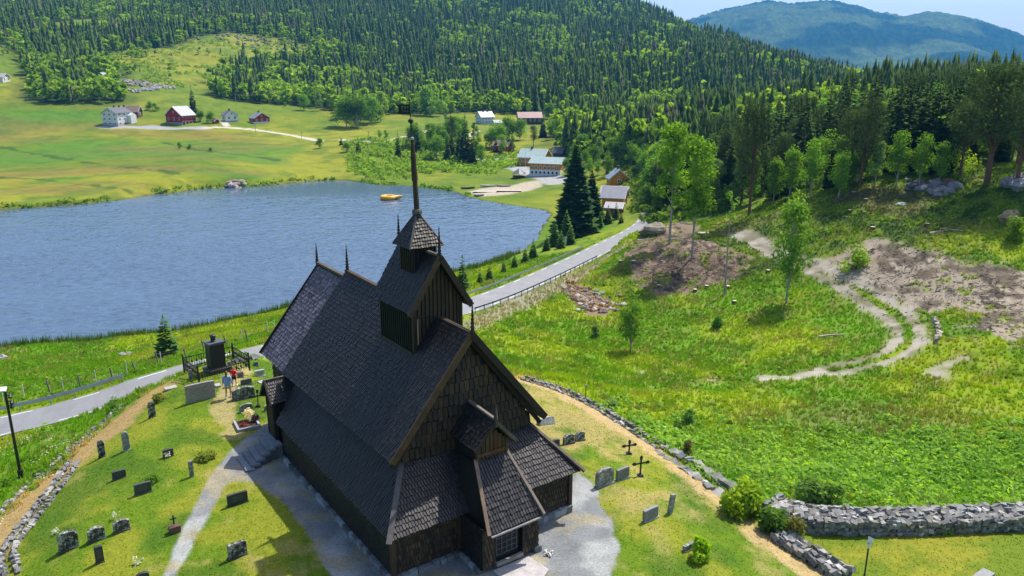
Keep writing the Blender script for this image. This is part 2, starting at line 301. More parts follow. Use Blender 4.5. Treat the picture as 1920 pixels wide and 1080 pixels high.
def zcol(x, y):
    """base colour and cover class of the ground"""
    r = np.hypot(x, y); n1 = fbm(x/9, y/9, 21); n2 = fbm(x/2.2, y/2.2, 22, 5); n3 = fbm(x/.6, y/.6, 23, 3); n4 = fbm(x/40, y/40, 24); n5 = fbm(x/1.1+7, y/1.1, 29, 4)
    def c(*v): return np.array(v)[None, None, :]
    def mx(a, b, k): return a*(1-k[..., None])+b*k[..., None]
    col = mx(np.broadcast_to(c(.10,.205,.008), x.shape+(3,)), c(.20,.265,.010), sst(.4, .62, n1)); cls = np.zeros(x.shape, int)
    col = mx(col, c(.06,.125,.010), sst(.5, .68, n2)*.6)
    col = mx(col, c(.22,.2,.06), sst(.57, .72, n5)*.45)
    # big herb-rich patch, lower right of the meadow
    A1 = pixz(1350, 870); d = np.hypot((x-A1[0]-8)/16, (y-A1[1])/8); col = mx(col, c(.055,.17,.018), sst(1.1, .4, d+(n2-.5)*1.6)*.6)
    A2 = pixz(1600, 790); d = np.hypot((x-A2[0])/11, (y-A2[1])/4.5); col = mx(col, c(.11,.115,.045), sst(1.2, .4, d+(n2-.5)*1.5)*.5)
    # fields across the lake
    far = sst(150, 230, r); fc = mx(np.broadcast_to(c(.13,.185,.012), x.shape+(3,)), c(.225,.235,.018), sst(.42, .62, n4)); d = sdist(x, y, FIELDL)+(n1-.5)*14
    s = fbm(x/75+3, y/16, 31); k = sst(6, -8, d)
    fc = mx(fc, c(.17,.135,.045), sst(.43, .62, s)*k*.5); fc = mx(fc, c(.20,.135,.035), sst(.54, .68, fbm(x/33+9, y/13, 37, 5))*k*.5); fc = mx(fc, c(.055,.19,.012), sst(.5, .68, fbm(x/70, y/30, 33, 5))*k*.65); fc = mx(fc, c(.055,.125,.015), sst(.5, .7, fbm(x/7, y/5, 35, 5))*.55); fc = fc*(.82+.36*fbm(x/2.5, y/1.8, 36, 4))[..., None]
    col = mx(col, fc, far); cls = np.where(r > 150, 3, cls)
    for P in STRIPS: d, _ = segdist(x, y, P); col = mx(col, c(.04,.085,.015), sst(1.6, .3, d+(n2-.5)*4+(n1-.5)*5)*.8)
    # forest floor
    hh = H(x, y); fo = sst(-10, 12, -forest_d(x, y)+(n1-.5)*14); col = mx(col, c(.035,.06,.014), fo); cls = np.where(fo > .5, 5, cls)
    # knoll by the right forest
    A3 = pixz(1750, 380); d = np.hypot((x-A3[0])/42, (y-A3[1]-8)/24)+(n1-.5)*.5; k = sst(1.1, .75, d)
    kc = mx(np.broadcast_to(c(.11,.165,.015), x.shape+(3,)), c(.045,.085,.014), sst(.45, .6, n2)); kc = mx(kc, c(.13,.10,.06), sst(.58, .72, n1)*.6); col = mx(col, kc, k); cls = np.where(k > .5, 0, cls)
    # reeds / shore mud
    d = sdist(x, y, SHORE); col = mx(col, c(.06,.05,.03), sst(.8, -.6, d)*(r < 420))
    for P, wd, cc, j in [(VERGE, 1.5, (.3,.27,.2), .7), (DRYR, 1.3, (.42,.31,.16), .9), (DRYL, 1.5, (.38,.24,.10), .9), (DRYP, .8, (.33,.27,.12), .6)]:
        pass
    # churchyard lawn
    d = sdist(x, y, LAWN)+(n2-.5)*.5; k = sst(.25, -.25, d); lc = mx(np.broadcast_to(c(.10,.17,.008), x.shape+(3,)), c(.19,.215,.018), sst(.4, .62, n2)); lc = mx(lc, c(.055,.12,.008), sst(.5, .66, fbm(x/3.1, y/3.1, 41, 4))*.8)
    right = sst(-2, 7, (x-CO[0])*CB[0]+(y-CO[1])*CB[1]+(n1-.5)*8)*.75+.0; lc = mx(lc, c(.34,.27,.10), sst(.40, .62, n5*.5+n1*.5)*right); lc = mx(lc, c(.30,.25,.08), sst(.58, .7, n1*.5+n5*.5)*.6)
    col = mx(col, lc, k); cls = np.where(k > .5, 1, cls)
    d = sdist(x, y, LAWN2)+(n2-.5)*.3; k = sst(.2, -.2, d); l2 = mx(np.broadcast_to(c(.12,.17,.012), x.shape+(3,)), c(.21,.215,.02), sst(.4, .6, n2)); l2 = mx(l2, c(.36,.3,.12), sst(.6, .72, n1)); col = mx(col, l2, k); cls = np.where(k > .5, 1, cls)
    for P, wd, cc, j in [(VERGE, 1.4, (.27,.24,.18), 1.4), (DRYR, .85, (.43,.31,.16), 1.4), (DRYL, 1.5, (.36,.24,.11), 1.5), (DRYP, .8, (.33,.27,.12), 1.2)]:
        d, _ = segdist(x, y, P); col = mx(col, c(*cc), sst(wd, wd*.4, d+(n2-.5)*j+(n5-.5)*j)*.85)
    # soil, tracks, gravel
    def lay(k, cc, cl):
        nonlocal col, cls
        col = mx(col, cc, k); cls = np.where(k > .5, cl, cls)
    sc = mx(np.broadcast_to(c(.30,.25,.19), x.shape+(3,)), c(.13,.10,.07), sst(.46, .62, n2))
    d = sdist(x, y, SOILR)+(n1-.5)*9+(n2-.5)*5; k = sst(.6, -.6, d)*(1-sst(.54, .6, n5*.5+n1*.5)*.85); sc = mx(sc, c(.40,.34,.26), sst(.6, .7, n5)); sc = mx(sc, c(.07,.055,.04), sst(.6, .68, fbm(x/1.3, y/.8, 39, 5))); lay(k, sc, 4)
    mc = mx(np.broadcast_to(c(.20,.145,.10), x.shape+(3,)), c(.09,.065,.05), sst(.45, .6, n2)); mc = mx(mc, c(.33,.25,.17), sst(.58, .7, n5))
    d = sdist(x, y, MOUND)+(n1-.5)*7+(n2-.5)*4; mc = mx(mc, c(.06,.045,.035), sst(.58, .66, fbm(x/1.1, y/1.6, 43, 5))); lay(sst(.6, -.6, d)*(1-sst(.53, .6, n1*.5+n5*.5)*.85), mc, 4)
    d = sdist(x, y, RUB)+(n2-.5)*2; lay(sst(.3, -.3, d), c(.22,.15,.09), 4)
    tc = mx(np.broadcast_to(c(.34,.31,.25), x.shape+(3,)), c(.20,.18,.12), sst(.42, .6, n2))
    for P, wd, two in ((TRK, 1.55, 1), (TRK2, .75, 0), (TRK3, .6, 0)):
        d, _ = segdist(x, y, P); k = sst(wd+.6, wd-.6, d+(n2-.5)*1.6+(n5-.5)*.8)*(1-sst(.54, .7, n5*.6+n2*.4)*.4*sst(20, 36, np.hypot(x-P[0][0], y-P[0][1])))
        if two: k = k*(1-sst(.55, .2, d+(n5-.5)*.8)*sst(60, 90, 200-r*1.0)*sst(8, 22, np.hypot(x-P[0][0], y-P[0][1])))
        if not two: k = k*sst(.64, .46, n2)
        lay(k, tc, 2)
    gc = mx(np.broadcast_to(c(.30,.31,.30), x.shape+(3,)), c(.19,.20,.205), sst(.4, .6, n2)); gc = mx(gc, c(.31,.26,.15), sst(.50, .64, n5*.6+n1*.4)*.7)
    for P in (G1, G2): lay(sst(.12, -.12, sdist(x, y, P)+(n2-.5)*.7+(n3-.5)*.3), gc, 6)
    d, _ = segdist(x, y, PATHL); lay(sst(.1, -.1, d-.22-.45*sst(26, 38, y)+(n2-.5)*.5), gc*1.1, 6)
    lay(sst(1, -1, sdist(x, y, GYARD)+(n1-.5)*3), c(.34,.34,.33), 6); lay(sst(1, -1, sdist(x, y, BEACH)+(n1-.5)*3), c(.42,.36,.27), 6); lay(sst(1, -1, sdist(x, y, FYARD)+(n1-.5)*4), c(.33,.33,.33), 6)
    for P in FROAD: d, _ = segdist(x, y, P); lay(sst(.5, -.5, d-1.7), c(.5,.46,.38), 2)
    return col, cls
def pixz(px, py): a = at(px, py); return a[0], a[1]
# forest outline across the hills, as distance (negative inside)
FOR = [atp([(0,196),(60,192),(120,197),(205,196),(250,192)]), None]
edge = atp([(-40,190),(40,190),(100,195),(180,196),(250,192),(236,170),(232,150),(300,150),(400,160),(392,182),(440,190),(505,196),(560,200),(628,208),(640,226),(705,228),(740,214),(800,216),(860,212),(960,214),(1040,218),(1052,232),(1030,262),(1062,300),(1120,300),(1185,318),(1212,372),(1228,408),(1290,402),(1340,400),(1400,372),(1480,352),(1570,338),(1640,300),(1720,296),(1800,300),(1919,280)])
FOREST = np.r_[edge, [(150, 110), (700, 500), (700, 2500), (-1500, 2500), (-1200, 700)]]
CLR = [atp([(186,108),(240,96),(330,88),(380,68),(440,62),(560,78),(596,96),(588,108),(520,112),(440,128),(400,150),(330,168),(250,160),(235,140)]), atp([(92,44),(170,36),(240,42),(215,58),(110,62)]), atp([(-60,80),(10,86),(40,110),(46,150),(40,192),(-60,196)]), atp([(1205,112),(1260,120),(1290,134),(1230,126)])]
def forest_d(x, y):
    d = sdist(x, y, FOREST)
    for k, P in enumerate(CLR[:3]): d = np.maximum(d, -sdist(x, y, P))
    return d
GC, GK = zcol(GX, GY)
def build_ground():
    nr, na = GX.shape; V = np.stack([GX, GY, GH], -1).reshape(-1, 3); C = GC.reshape(-1, 3)
    j, i = np.meshgrid(np.arange(nr-1), np.arange(na), indexing='ij'); i2 = (i+1) % na
    F = np.stack([j*na+i, j*na+i2, (j+1)*na+i2, (j+1)*na+i], -1).reshape(-1, 4)[:, ::-1]; K = GK[:-1].reshape(-1)
    names = {0: 'meadow', 1: 'churchyard_lawn', 2: 'dirt_track', 3: 'hay_field', 4: 'bare_soil', 5: 'forest_floor', 6: 'gravel_path'}
    gm = mat('ground_cover', attr=True, rough=.95, n1=3.0, amp=.22, n2=14, amp2=.25, bump=.9, bscale=9, spec=.15)
    gr = mat('gravel', attr=True, rough=.95, n1=1.0, amp=.22, n2=9, amp2=.32, bump=.8, bscale=16, spec=.2)
    for k, nm in names.items():
        f = F[K == k]
        if not len(f): continue
        u, inv = np.unique(f, return_inverse=True); o = np_mesh(nm, V[u], inv.reshape(f.shape), gr if k in (2, 6) else gm, C[u], smooth=True); struct(o)
    # centre cap and outer skirt so the ground is closed to the horizon
    b = MB(); b.add([(0, 0, float(GH[0].mean()))]+[tuple(V[q]) for q in range(na)], [(0, (q+1) % na+1, q+1) for q in range(na)], (.1,.17,.01)); struct(b.build('churchyard_lawn', gm))
    ring = V[(nr-1)*na:]; n = len(ring); o2 = ring*np.array([2.35, 2.35, 0])+np.array([0, 0, -70]); b = MB()
    b.add([tuple(p) for p in ring]+[tuple(p) for p in o2], [(q, q+n, (q+1) % n+n, (q+1) % n) for q in range(n)], (.035,.06,.014)); struct(b.build('valley', gm))
build_ground()
# ------------------------------------------------------------ lake
def water_mat():
    m = bpy.data.materials.new('lake_water'); m.use_nodes = True; t = m.node_tree; N = t.nodes; L = t.links; B = N['Principled BSDF']
    B.inputs['Base Color'].default_value = (.072,.115,.18,1); B.inputs['Roughness'].default_value = .12; B.inputs['IOR'].default_value = 1.33; B.inputs['Specular IOR Level'].default_value = .9
    tc = N.new('ShaderNodeTexCoord'); mp = N.new('ShaderNodeMapping'); mp.inputs['Rotation'].default_value = (0,0,.35); mp.inputs['Scale'].default_value = (.55,1.3,1); L.new(tc.outputs['Object'], mp.inputs[0])
    a = N.new('ShaderNodeTexNoise'); a.inputs['Scale'].default_value = 2.5; a.inputs['Detail'].default_value = 4; a.inputs['Roughness'].default_value = .6; L.new(mp.outputs[0], a.inputs[0])
    b = N.new('ShaderNodeBump'); b.inputs['Strength'].default_value = .35; b.inputs['Distance'].default_value = .025; L.new(a.outputs[0], b.inputs['Height'])
    # calm water in the lee of the far bank: ripples weaker there
    L.new(b.outputs[0], B.inputs['Normal']); return m
def build_lake():
    xs = np.r_[np.arange(-420, -130, 3.0), np.arange(-126, 32, .34)]; ys = np.r_[np.geomspace(66, 262, 720)]; X, Y = np.meshgrid(xs, ys); calm = sst(240, 214, Y+np.maximum(0, -90-X)*-.5)*.98+.02
    X2 = X*.94+Y*.34; Y2 = Y*.94-X*.34; gust = .3+1.4*fbm(X/34, Y/12, 143)
    Z = ((fbm(X2/1.15, Y2/.62, 141, 3)-.5)*.30+(noise(X2/7, Y2/3.2, 142)-.5)*.14)*calm*gust*np.minimum(1, 150/Y)
    nx = len(xs); j, i = np.meshgrid(np.arange(len(ys)-1), np.arange(nx-1), indexing='ij'); F = np.stack([j*nx+i, j*nx+i+1, (j+1)*nx+i+1, (j+1)*nx+i], -1).reshape(-1, 4)
    struct(np_mesh('lake', np.stack([X, Y, Z], -1).reshape(-1, 3), F, water_mat(), smooth=True))
build_lake()
# ------------------------------------------------------------ road
def ribbon(P, off0, off1, dz, name, m, col=(.5,.5,.5)):
    P = np.asarray(P); d = np.gradient(P[:, :2], axis=0); d /= np.hypot(d[:, 0], d[:, 1])[:, None]; nrm = np.stack([d[:, 1], -d[:, 0]], -1)
    b = MB(); n = len(P); L = [(*(P[k, :2]+nrm[k]*off0), P[k, 2]+dz) for k in range(n)]; R = [(*(P[k, :2]+nrm[k]*off1), P[k, 2]+dz) for k in range(n)]
    b.add(L+R, [(k, n+k, n+k+1, k+1) for k in range(n-1)], col); return struct(b.build(name, m))
asph = mat('asphalt', (.235,.235,.245), .9, n1=.5, amp=.12, n2=25, amp2=.18, bump=.2, bscale=60)
ribbon(ROAD, -RW, RW, .02, 'road', asph)
wp = mat('road_paint', (.7,.7,.68), .7, n1=6, amp=.12)
def resample(P, st):
    P = np.asarray(P, float); s = np.r_[0, np.cumsum(np.hypot(*np.diff(P[:, :2], axis=0).T))]; q = np.arange(0, s[-1], st); return np.stack([np.interp(q, s, P[:, k]) for k in range(P.shape[1])], -1)
RS = resample(ROAD, .5)
def dashes(off):
    d = np.gradient(RS[:, :2], axis=0); d /= np.hypot(d[:, 0], d[:, 1])[:, None]; nn = np.stack([d[:, 1], -d[:, 0]], -1); b = MB(); k = 0
    while k+5 < len(RS):
        for q in range(k, k+4):
            p = [(*(RS[q+e, :2]+nn[q+e]*(off+s*.06)), RS[q+e, 2]+.026) for e, s in ((0,-1),(0,1),(1,1),(1,-1))]; b.poly(p)
        k += 10
    return b
b = dashes(-RW+.3); b2 = dashes(RW-.3); n = len(b.v); b.v += b2.v; b.c += b2.c; b.f += [tuple(i+n for i in f) for f in b2.f]; struct(b.build('road_marking', wp))
# ============================================================ stave church
tar = mat('tarred_shingles', attr=True, rough=.5, n1=1.3, amp=.25, n2=9, amp2=.2, spec=.5)
tarw = mat('tarred_wall', attr=True, rough=.6, n1=1.1, amp=.3, n2=8, amp2=.25, spec=.35)
wood = mat('weathered_board', attr=True, rough=.75, n1=2.5, amp=.3, n2=18, amp2=.25, spec=.3)
stone = mat('grey_stone', attr=True, rough=.9, n1=2.5, amp=.25, n2=22, amp2=.3, bump=.5, bscale=18, spec=.25)
church = empty('stave_church', (CO[0], CO[1], CG), CT, 'dark tarred wooden stave church with shingled roofs, belfry and tall thin spire, surrounded by gravestones', 'church')
BK = (.017, .0135, .013)
def tiles(b, O, U, V, poly, w, e, th=.055, base=BK, var=.5, ov=.3, tint=None, point=0, curve=0, gap=.74):
    """overlapping shingles laid over the polygon (u,v) in the plane O + uU + vV; real little boards, lower edge proud"""
    O, U, V = Vector(O), Vector(U).normalized(), Vector(V).normalized(); Nn = U.cross(V).normalized()
    P = poly; vmin = min(p[1] for p in P); vmax = max(p[1] for p in P); n = len(P)
    # backing board
    pts_ = [O+U*p[0]+V*p[1]-Nn*.02 for p in P]; b.prism([tuple(q) for q in pts_], tuple(-Nn*.07), tuple(v_*.35 for v_ in base))
    def rng(v):
        xs = []
        for k in range(n):
            a, c = P[k], P[(k+1) % n]
            if (a[1]-v)*(c[1]-v) <= 0 and a[1] != c[1]: xs.append(a[0]+(v-a[1])/(c[1]-a[1])*(c[0]-a[0]))
        return (min(xs), max(xs)) if len(xs) >= 2 else None
    r = 0; v = vmin
    while v < vmax-.02:
        vv = min(v+e*.5, vmax-.01); q = rng(vv)
        if q:
            u0 = q[0]-(w/2 if r % 2 else 0)
            while u0 < q[1]-.01:
                a = max(u0, q[0]); c = min(u0+w*gap, q[1])
                if c-a > .02:
                    k = 1+random.uniform(-var, var); cc = tuple(x*k for x in (tint(r, u0) if tint else base)); j = random.uniform(-.02, .02)*e/.2
                    v1 = min(v+e*(1+ov), vmax+.01); dj = random.uniform(.6, 1.2)*th; cv = curve*((a-(q[0]+q[1])/2)/5)**2 if curve else 0; lo = v+j+cv; v1 += cv
                    m = (a+c)/2
                    A0 = O+U*a+V*(lo+point*e)+Nn*dj; Bm = O+U*m+V*lo+Nn*dj*1.05; B0 = O+U*c+V*(lo+point*e)+Nn*dj; C0 = O+U*c+V*v1; D0 = O+U*a+V*v1
                    if point: b.add([A0, Bm, B0, C0, D0, A0-Nn*dj*1.2, Bm-Nn*dj*1.2, B0-Nn*dj*1.2], [(0,1,2,3,4),(5,6,1,0),(6,7,2,1)], cc)
                    else: b.add([A0, B0, C0, D0, A0-Nn*dj*1.2, B0-Nn*dj*1.2], [(0,1,2,3),(4,5,1,0),(5,2,1),(4,0,3)], cc)
                u0 += w
        v += e; r += 1
def slope(b, E0, E1, T1, T0, w=.15, e=.225, **k):
    """roof slope from eave edge E0-E1 (left to right seen from outside) to top edge T0-T1"""
    E0, E1, T1, T0 = map(Vector, (E0, E1, T1, T0)); U = (E1-E0).normalized(); N_ = U.cross(T0-E0).normalized(); V = N_.cross(U)
    f = lambda p: ((p-E0).dot(U), (p-E0).dot(V)); P = [f(E0), f(E1), f(T1)]+([f(T0)] if (T0-T1).length > .01 else []); tiles(b, E0, U, V, P, w, e, **k)
def sidewall(b, A, B_, poly, w=.15, e=.42, base=(.030,.020,.013), **k):
    w = w*1.15; k.setdefault('gap', .82); k.setdefault('ov', -.06); e = e*.8
    A, B_ = Vector(A), Vector(B_); tiles(b, A, B_-A, (0,0,1), poly, w, e, base=base, **k)
WBR = (.040, .026, .015)
def wallbase(b): pass
# --- nave
b = MB(); ze, zr, We, L = 4.61, 9.42, 3.93, 12.97
slope(b, (-L-.1,-We-.08,ze-.22), (0,-We,ze), (0,0,zr), (-L-.1,0,zr+.12)); slope(b, (0,We,ze), (-L,We,ze), (-L,0,zr), (0,0,zr)); nr = b.build('nave_roof', tar, church)
b = MB(); b.bar((-L,0,zr+.2), (-8.9,0,zr+.14), .2, .14, (.06,.035,.025)); b.build('ridge_board', wood, nr)
b = MB(); b.bar((-2.75,0,zr+.1), (.1,0,zr+.1), .2, .14, (.05,.032,.024))
b.build('ridge_board', wood, nr)
BR = (.085, .05, .026)
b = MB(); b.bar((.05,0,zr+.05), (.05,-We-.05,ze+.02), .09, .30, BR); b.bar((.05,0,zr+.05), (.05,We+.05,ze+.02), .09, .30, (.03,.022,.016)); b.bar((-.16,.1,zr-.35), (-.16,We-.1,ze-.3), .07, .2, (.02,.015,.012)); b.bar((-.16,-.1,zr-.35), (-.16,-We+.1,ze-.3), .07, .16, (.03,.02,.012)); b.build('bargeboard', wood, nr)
b = MB(); b.bar((-6.3,-3.5,ze+.62), (-3.4,-3.5,ze+.62), .01); 
b = MB()  # nave walls incl. gable; gable shingles curved in broad rows
b.prism([(-L+.1,-3.3,0), (-L+.1,3.3,0), (-L+.1,3.3,4.9), (-L+.1,0,9.1), (-L+.1,-3.3,4.9)], (L-.6,0,0), (.02,.015,.011))
def gt(r, u):
    k = random.random(); return (.048,.028,.015) if k < .3 else (.034,.021,.012) if k < .9 else (.070,.036,.018)
tiles(b, (-.36,-3.35,3.7), (0,1,0), (0,0,1), [(0,0),(6.7,0),(6.7,1.05),(3.35,5.15),(0,1.05)], .25, .52, th=.10, tint=gt, var=.2, point=.10, curve=.35, ov=-.07, gap=.86)
for sg in (-1, 1):
    A_, B__ = ((-L+.1,-3.34,3.9), (-.4,-3.34,3.9)) if sg < 0 else ((-.4,3.34,3.9), (-L+.1,3.34,3.9)); sidewall(b, A_, B__, [(0,0),(L-.5,0),(L-.5,1),(0,1)])
b.build('nave_wall', tarw, church)
# --- choir
CE = -17.1; b = MB(); slope(b, (CE,-3.84,4.3), (-L,-3.84,4.25), (-L,0,9.1), (CE,0,9.13), base=(.13,.108,.132), var=.55); slope(b, (-L,3.84,4.3), (CE,3.84,4.3), (CE,0,9.13), (-L,0,9.13), base=(.024,.021,.024)); cr = b.build('choir_roof', tar, church)  # left slope: purple sky sheen painted into the pale shingle base
b = MB(); b.bar((CE-.05,0,9.24), (-L-.1,0,9.22), .22, .14, (.085,.07,.06)); b.build('ridge_board', wood, cr)
b = MB(); b.bar((CE-.04,0,9.1), (CE-.04,-3.9,4.3), .06, .24, (.03,.022,.018)); b.bar((CE-.04,0,9.1), (CE-.04,3.9,4.3), .06, .24, (.03,.022,.018)); b.build('bargeboard', wood, cr)
b = MB(); b.prism([(CE+.25,-3.3,0), (CE+.25,3.3,0), (CE+.25,3.3,4.9), (CE+.25,0,8.85), (CE+.25,-3.3,4.9)], (-L-CE-.3,0,0), (.02,.015,.011))
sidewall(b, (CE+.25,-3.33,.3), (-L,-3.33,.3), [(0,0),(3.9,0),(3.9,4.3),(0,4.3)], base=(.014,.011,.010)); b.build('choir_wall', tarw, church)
# --- lean-to aisles (outer gallery) on three sides
b = MB(); slope(b, (-11.8,-4.95,2.2), (1.55,-4.95,2.2), (-.34,-3.3,4.3), (-12.4,-3.3,4.3), w=.16, e=.24, base=(.015,.0125,.0125)); b.build('aisle_roof', tar, church)  # left shingles darker: this side's shade is put into their colour
b = MB(); slope(b, (1.55,-4.95,2.2), (1.55,4.95,2.2), (-.34,3.3,4.28), (-.34,-3.3,4.28), w=.14, e=.24, base=(.026,.021,.021), var=.5, th=.06); fr = b.build('aisle_roof', tar, church); fr['label'] = 'front lean-to roof with coarse shingles'  # front shingles painted lighter for the sun and sheen on this slope
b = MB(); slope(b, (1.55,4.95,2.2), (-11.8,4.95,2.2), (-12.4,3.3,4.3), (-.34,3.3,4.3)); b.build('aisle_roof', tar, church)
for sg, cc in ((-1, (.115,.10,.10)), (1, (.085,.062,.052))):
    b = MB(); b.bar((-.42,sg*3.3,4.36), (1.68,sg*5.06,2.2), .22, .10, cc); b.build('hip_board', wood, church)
b = MB(); b.prism([(-11.7,-4.62,.2), (-11.7,4.62,.2), (-11.7,4.62,2.5), (-11.7,-4.62,2.5)], (12.75,0,0), (.02,.014,.010))
sidewall(b, (-11.75,-4.66,.25), (1.1,-4.66,.25), [(0,0),(12.85,0),(12.85,2.3),(0,2.3)], w=.13, e=.36, base=(.0125,.0115,.0115), point=.25)  # darker base holds the shade of the left wall
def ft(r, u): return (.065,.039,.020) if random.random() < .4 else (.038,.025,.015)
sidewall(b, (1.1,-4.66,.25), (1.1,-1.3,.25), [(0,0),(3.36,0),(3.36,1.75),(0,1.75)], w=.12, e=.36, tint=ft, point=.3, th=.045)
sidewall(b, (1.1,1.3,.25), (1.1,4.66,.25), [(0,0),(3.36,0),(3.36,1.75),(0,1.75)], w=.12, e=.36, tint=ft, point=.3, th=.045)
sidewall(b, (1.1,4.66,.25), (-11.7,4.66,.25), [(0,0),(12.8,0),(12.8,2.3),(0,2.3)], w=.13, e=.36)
b.bar((1.16,-4.6,2.02), (1.16,-1.45,2.02), .06, .2, (.07,.042,.022)); b.bar((1.16,1.45,2.02), (1.16,4.6,2.02), .06, .2, (.06,.036,.02))
for t in (-4.64, -1.5, 1.5, 4.64): b.bar((1.12,t,.25), (1.12,t,2.3), .2, .2, (.05,.03,.018))
b.build('aisle_wall', tarw, church)
# stone footing
random.seed(3)
def footing(a, c, h=.26):
    b = MB()
    a, c = Vector(a), Vector(c); n = int((c-a).length/.32); d = (c-a)/n; an = math.atan2(d.y, d.x)
    for k in range(n):
        p = a+d*(k+.5); g = random.uniform(.10,.42); b.box((p.x, p.y, h/2-.02+random.uniform(-.03,.03)), (random.uniform(.26,.40), .34, h*random.uniform(.8,1.15)), an+random.uniform(-.1,.1), (g*.9, g*.96, g), jit=.12)
    b.build('foundation', stone, church)
footing((-11.7,-4.68,0), (1.15,-4.68,0)); footing((1.15,-4.68,0), (1.15,-1.5,0)); footing((1.15,1.5,0), (1.15,4.7,0), .34); footing((1.15,4.68,0), (-11.7,4.68,0)); footing((1.2,-1.45,0), (2.8,-1.45,0)); footing((1.2,1.42,0), (2.95,1.42,0), .3)
footing((-17,-3.4,0), (-12,-3.4,0))
# --- belfry astride the ridge
b = MB(); b.prism([(-6.15,-1.2,7.6), (-6.15,1.2,7.6), (-6.15,1.2,10.3), (-6.15,0,12.1), (-6.15,-1.2,10.3)], (3.22,0,0), (.018,.014,.011))
for k in range(12):
    t = -1.13+k*.205; zt = 12.15-abs(t)*1.55; g = random.choice([(.06,.036,.019),(.045,.028,.016),(.085,.047,.022)]); b.bar((-2.9,t,7.7), (-2.9,t,zt), .13, .05, g)
for k in range(16): s = -6.1+k*.21; b.bar((s,-1.23,7.7), (s,-1.23,10.1), .12, .05, (.012,.014,.014)); b.bar((s,1.23,7.7), (s,1.23,10.1), .12, .05, (.02,.015,.011))
b.bar((-2.88,-1.22,7.9), (-2.88,-1.22,10.2), .14, .14, (.035,.022,.014)); b.bar((-2.88,1.22,8.6), (-2.88,1.22,10.2), .14, .14, (.035,.022,.014))
b.bar((-6.1,-1.3,8.0), (-2.9,-1.3,8.0), .12, .14, (.02,.02,.02))
bel = b.build('belfry', tarw, church)
b = MB(); slope(b, (-6.43,-1.52,9.93), (-2.56,-1.52,9.93), (-2.56,0,12.34), (-6.43,0,12.34), w=.15, e=.23, base=(.015,.0125,.0125)); slope(b, (-2.56,1.52,9.93), (-6.43,1.52,9.93), (-6.43,0,12.34), (-2.56,0,12.34)); b.build('belfry_roof', tar, bel)
b = MB()
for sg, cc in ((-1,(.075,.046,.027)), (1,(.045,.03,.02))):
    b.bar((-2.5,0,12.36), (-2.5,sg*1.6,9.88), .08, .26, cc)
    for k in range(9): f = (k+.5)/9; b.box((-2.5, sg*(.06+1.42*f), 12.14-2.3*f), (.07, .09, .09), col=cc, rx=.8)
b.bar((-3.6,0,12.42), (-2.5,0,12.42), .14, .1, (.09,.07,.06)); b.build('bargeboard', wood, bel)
b = MB(); b.tube([(-2.82,-1.06,8.4), (-2.82,-1.05,9.6)], .018, 6, (.75,.50,.38)); b.tube([(-2.82,-1.06,9.7), (-2.82,-.35,9.7)], .025, 6, (.05,.04,.03)); b.build('hanging_pole', wood, bel)  # upright pipe: its sunlit gleam is painted in as pale pink
# turret and spire
SX = -4.5; b = MB()
b.prism([(SX-.58,-.58,11.2), (SX+.58,-.58,11.2), (SX+.58,.58,11.2), (SX-.58,.58,11.2)], (0,0,1.35), (.014,.013,.013))
for k in range(7):
    for q in ((SX-.55+k*.183, -.6), (SX-.55+k*.183, .6)): b.bar((q[0],q[1],11.2), (q[0],q[1],12.5), .1, .04, (.022,.019,.017))
    b.bar((SX+.6,-.55+k*.183,11.2), (SX+.6,-.55+k*.183,12.5), .04, .1, (.03,.021,.016))
tur = b.build('turret', tarw, church)
b = MB(); R_ = .86; zt_, za_ = 12.6, 14.14; cs = [(SX-R_,-R_,zt_), (SX+R_,-R_,zt_), (SX+R_,R_,zt_), (SX-R_,R_,zt_)]
for k in range(4): slope(b, cs[k], cs[(k+1) % 4], (SX,0,za_), (SX,0,za_), w=.13, e=.16, base=(.060,.045,.036) if k == 1 else BK, var=.45)  # front slope has sunlight painted into its lighter base
trf = b.build('turret_roof', tar, tur)
b = MB()
for k in range(4): b.bar(cs[k], (SX,0,za_), .09, .06, (.12,.105,.10))
b.build('hip_board', wood, trf)
b = MB(); tl = lambda z: (SX-(z-14.1)*.075, 0, z)
b.tube([tl(14.0), tl(14.12), tl(14.2), tl(14.22)], [.24,.24,.2,.13], 8, (.10,.09,.085)); b.tube([tl(14.2), tl(15.5), tl(15.5), tl(16.45), tl(16.45), tl(16.62), tl(17.35)], [.135,.115,.15,.12,.15,.12,.055], 8, (.05,.034,.025)); b.tube([tl(17.3), tl(17.38), tl(17.42)], [.09,.09,.05], 8, (.35,.34,.33)); b.tube([tl(17.4), tl(18.0)], [.045,.04], 6, (.05,.04,.035)); b.tube([tl(18.0), tl(18.08), tl(18.16), tl(18.24)], [.04,.13,.12,.02], 8, (.04,.032,.026)); b.tube([tl(18.2), tl(19.15)], .015, 5, (.02,.02,.02)); sp = b.build('spire', wood, church)
b = MB(); q = tl(18.62); v = [(q[0]-.02-x*CA[0]*-1, 0, 0) for x in (0,)]
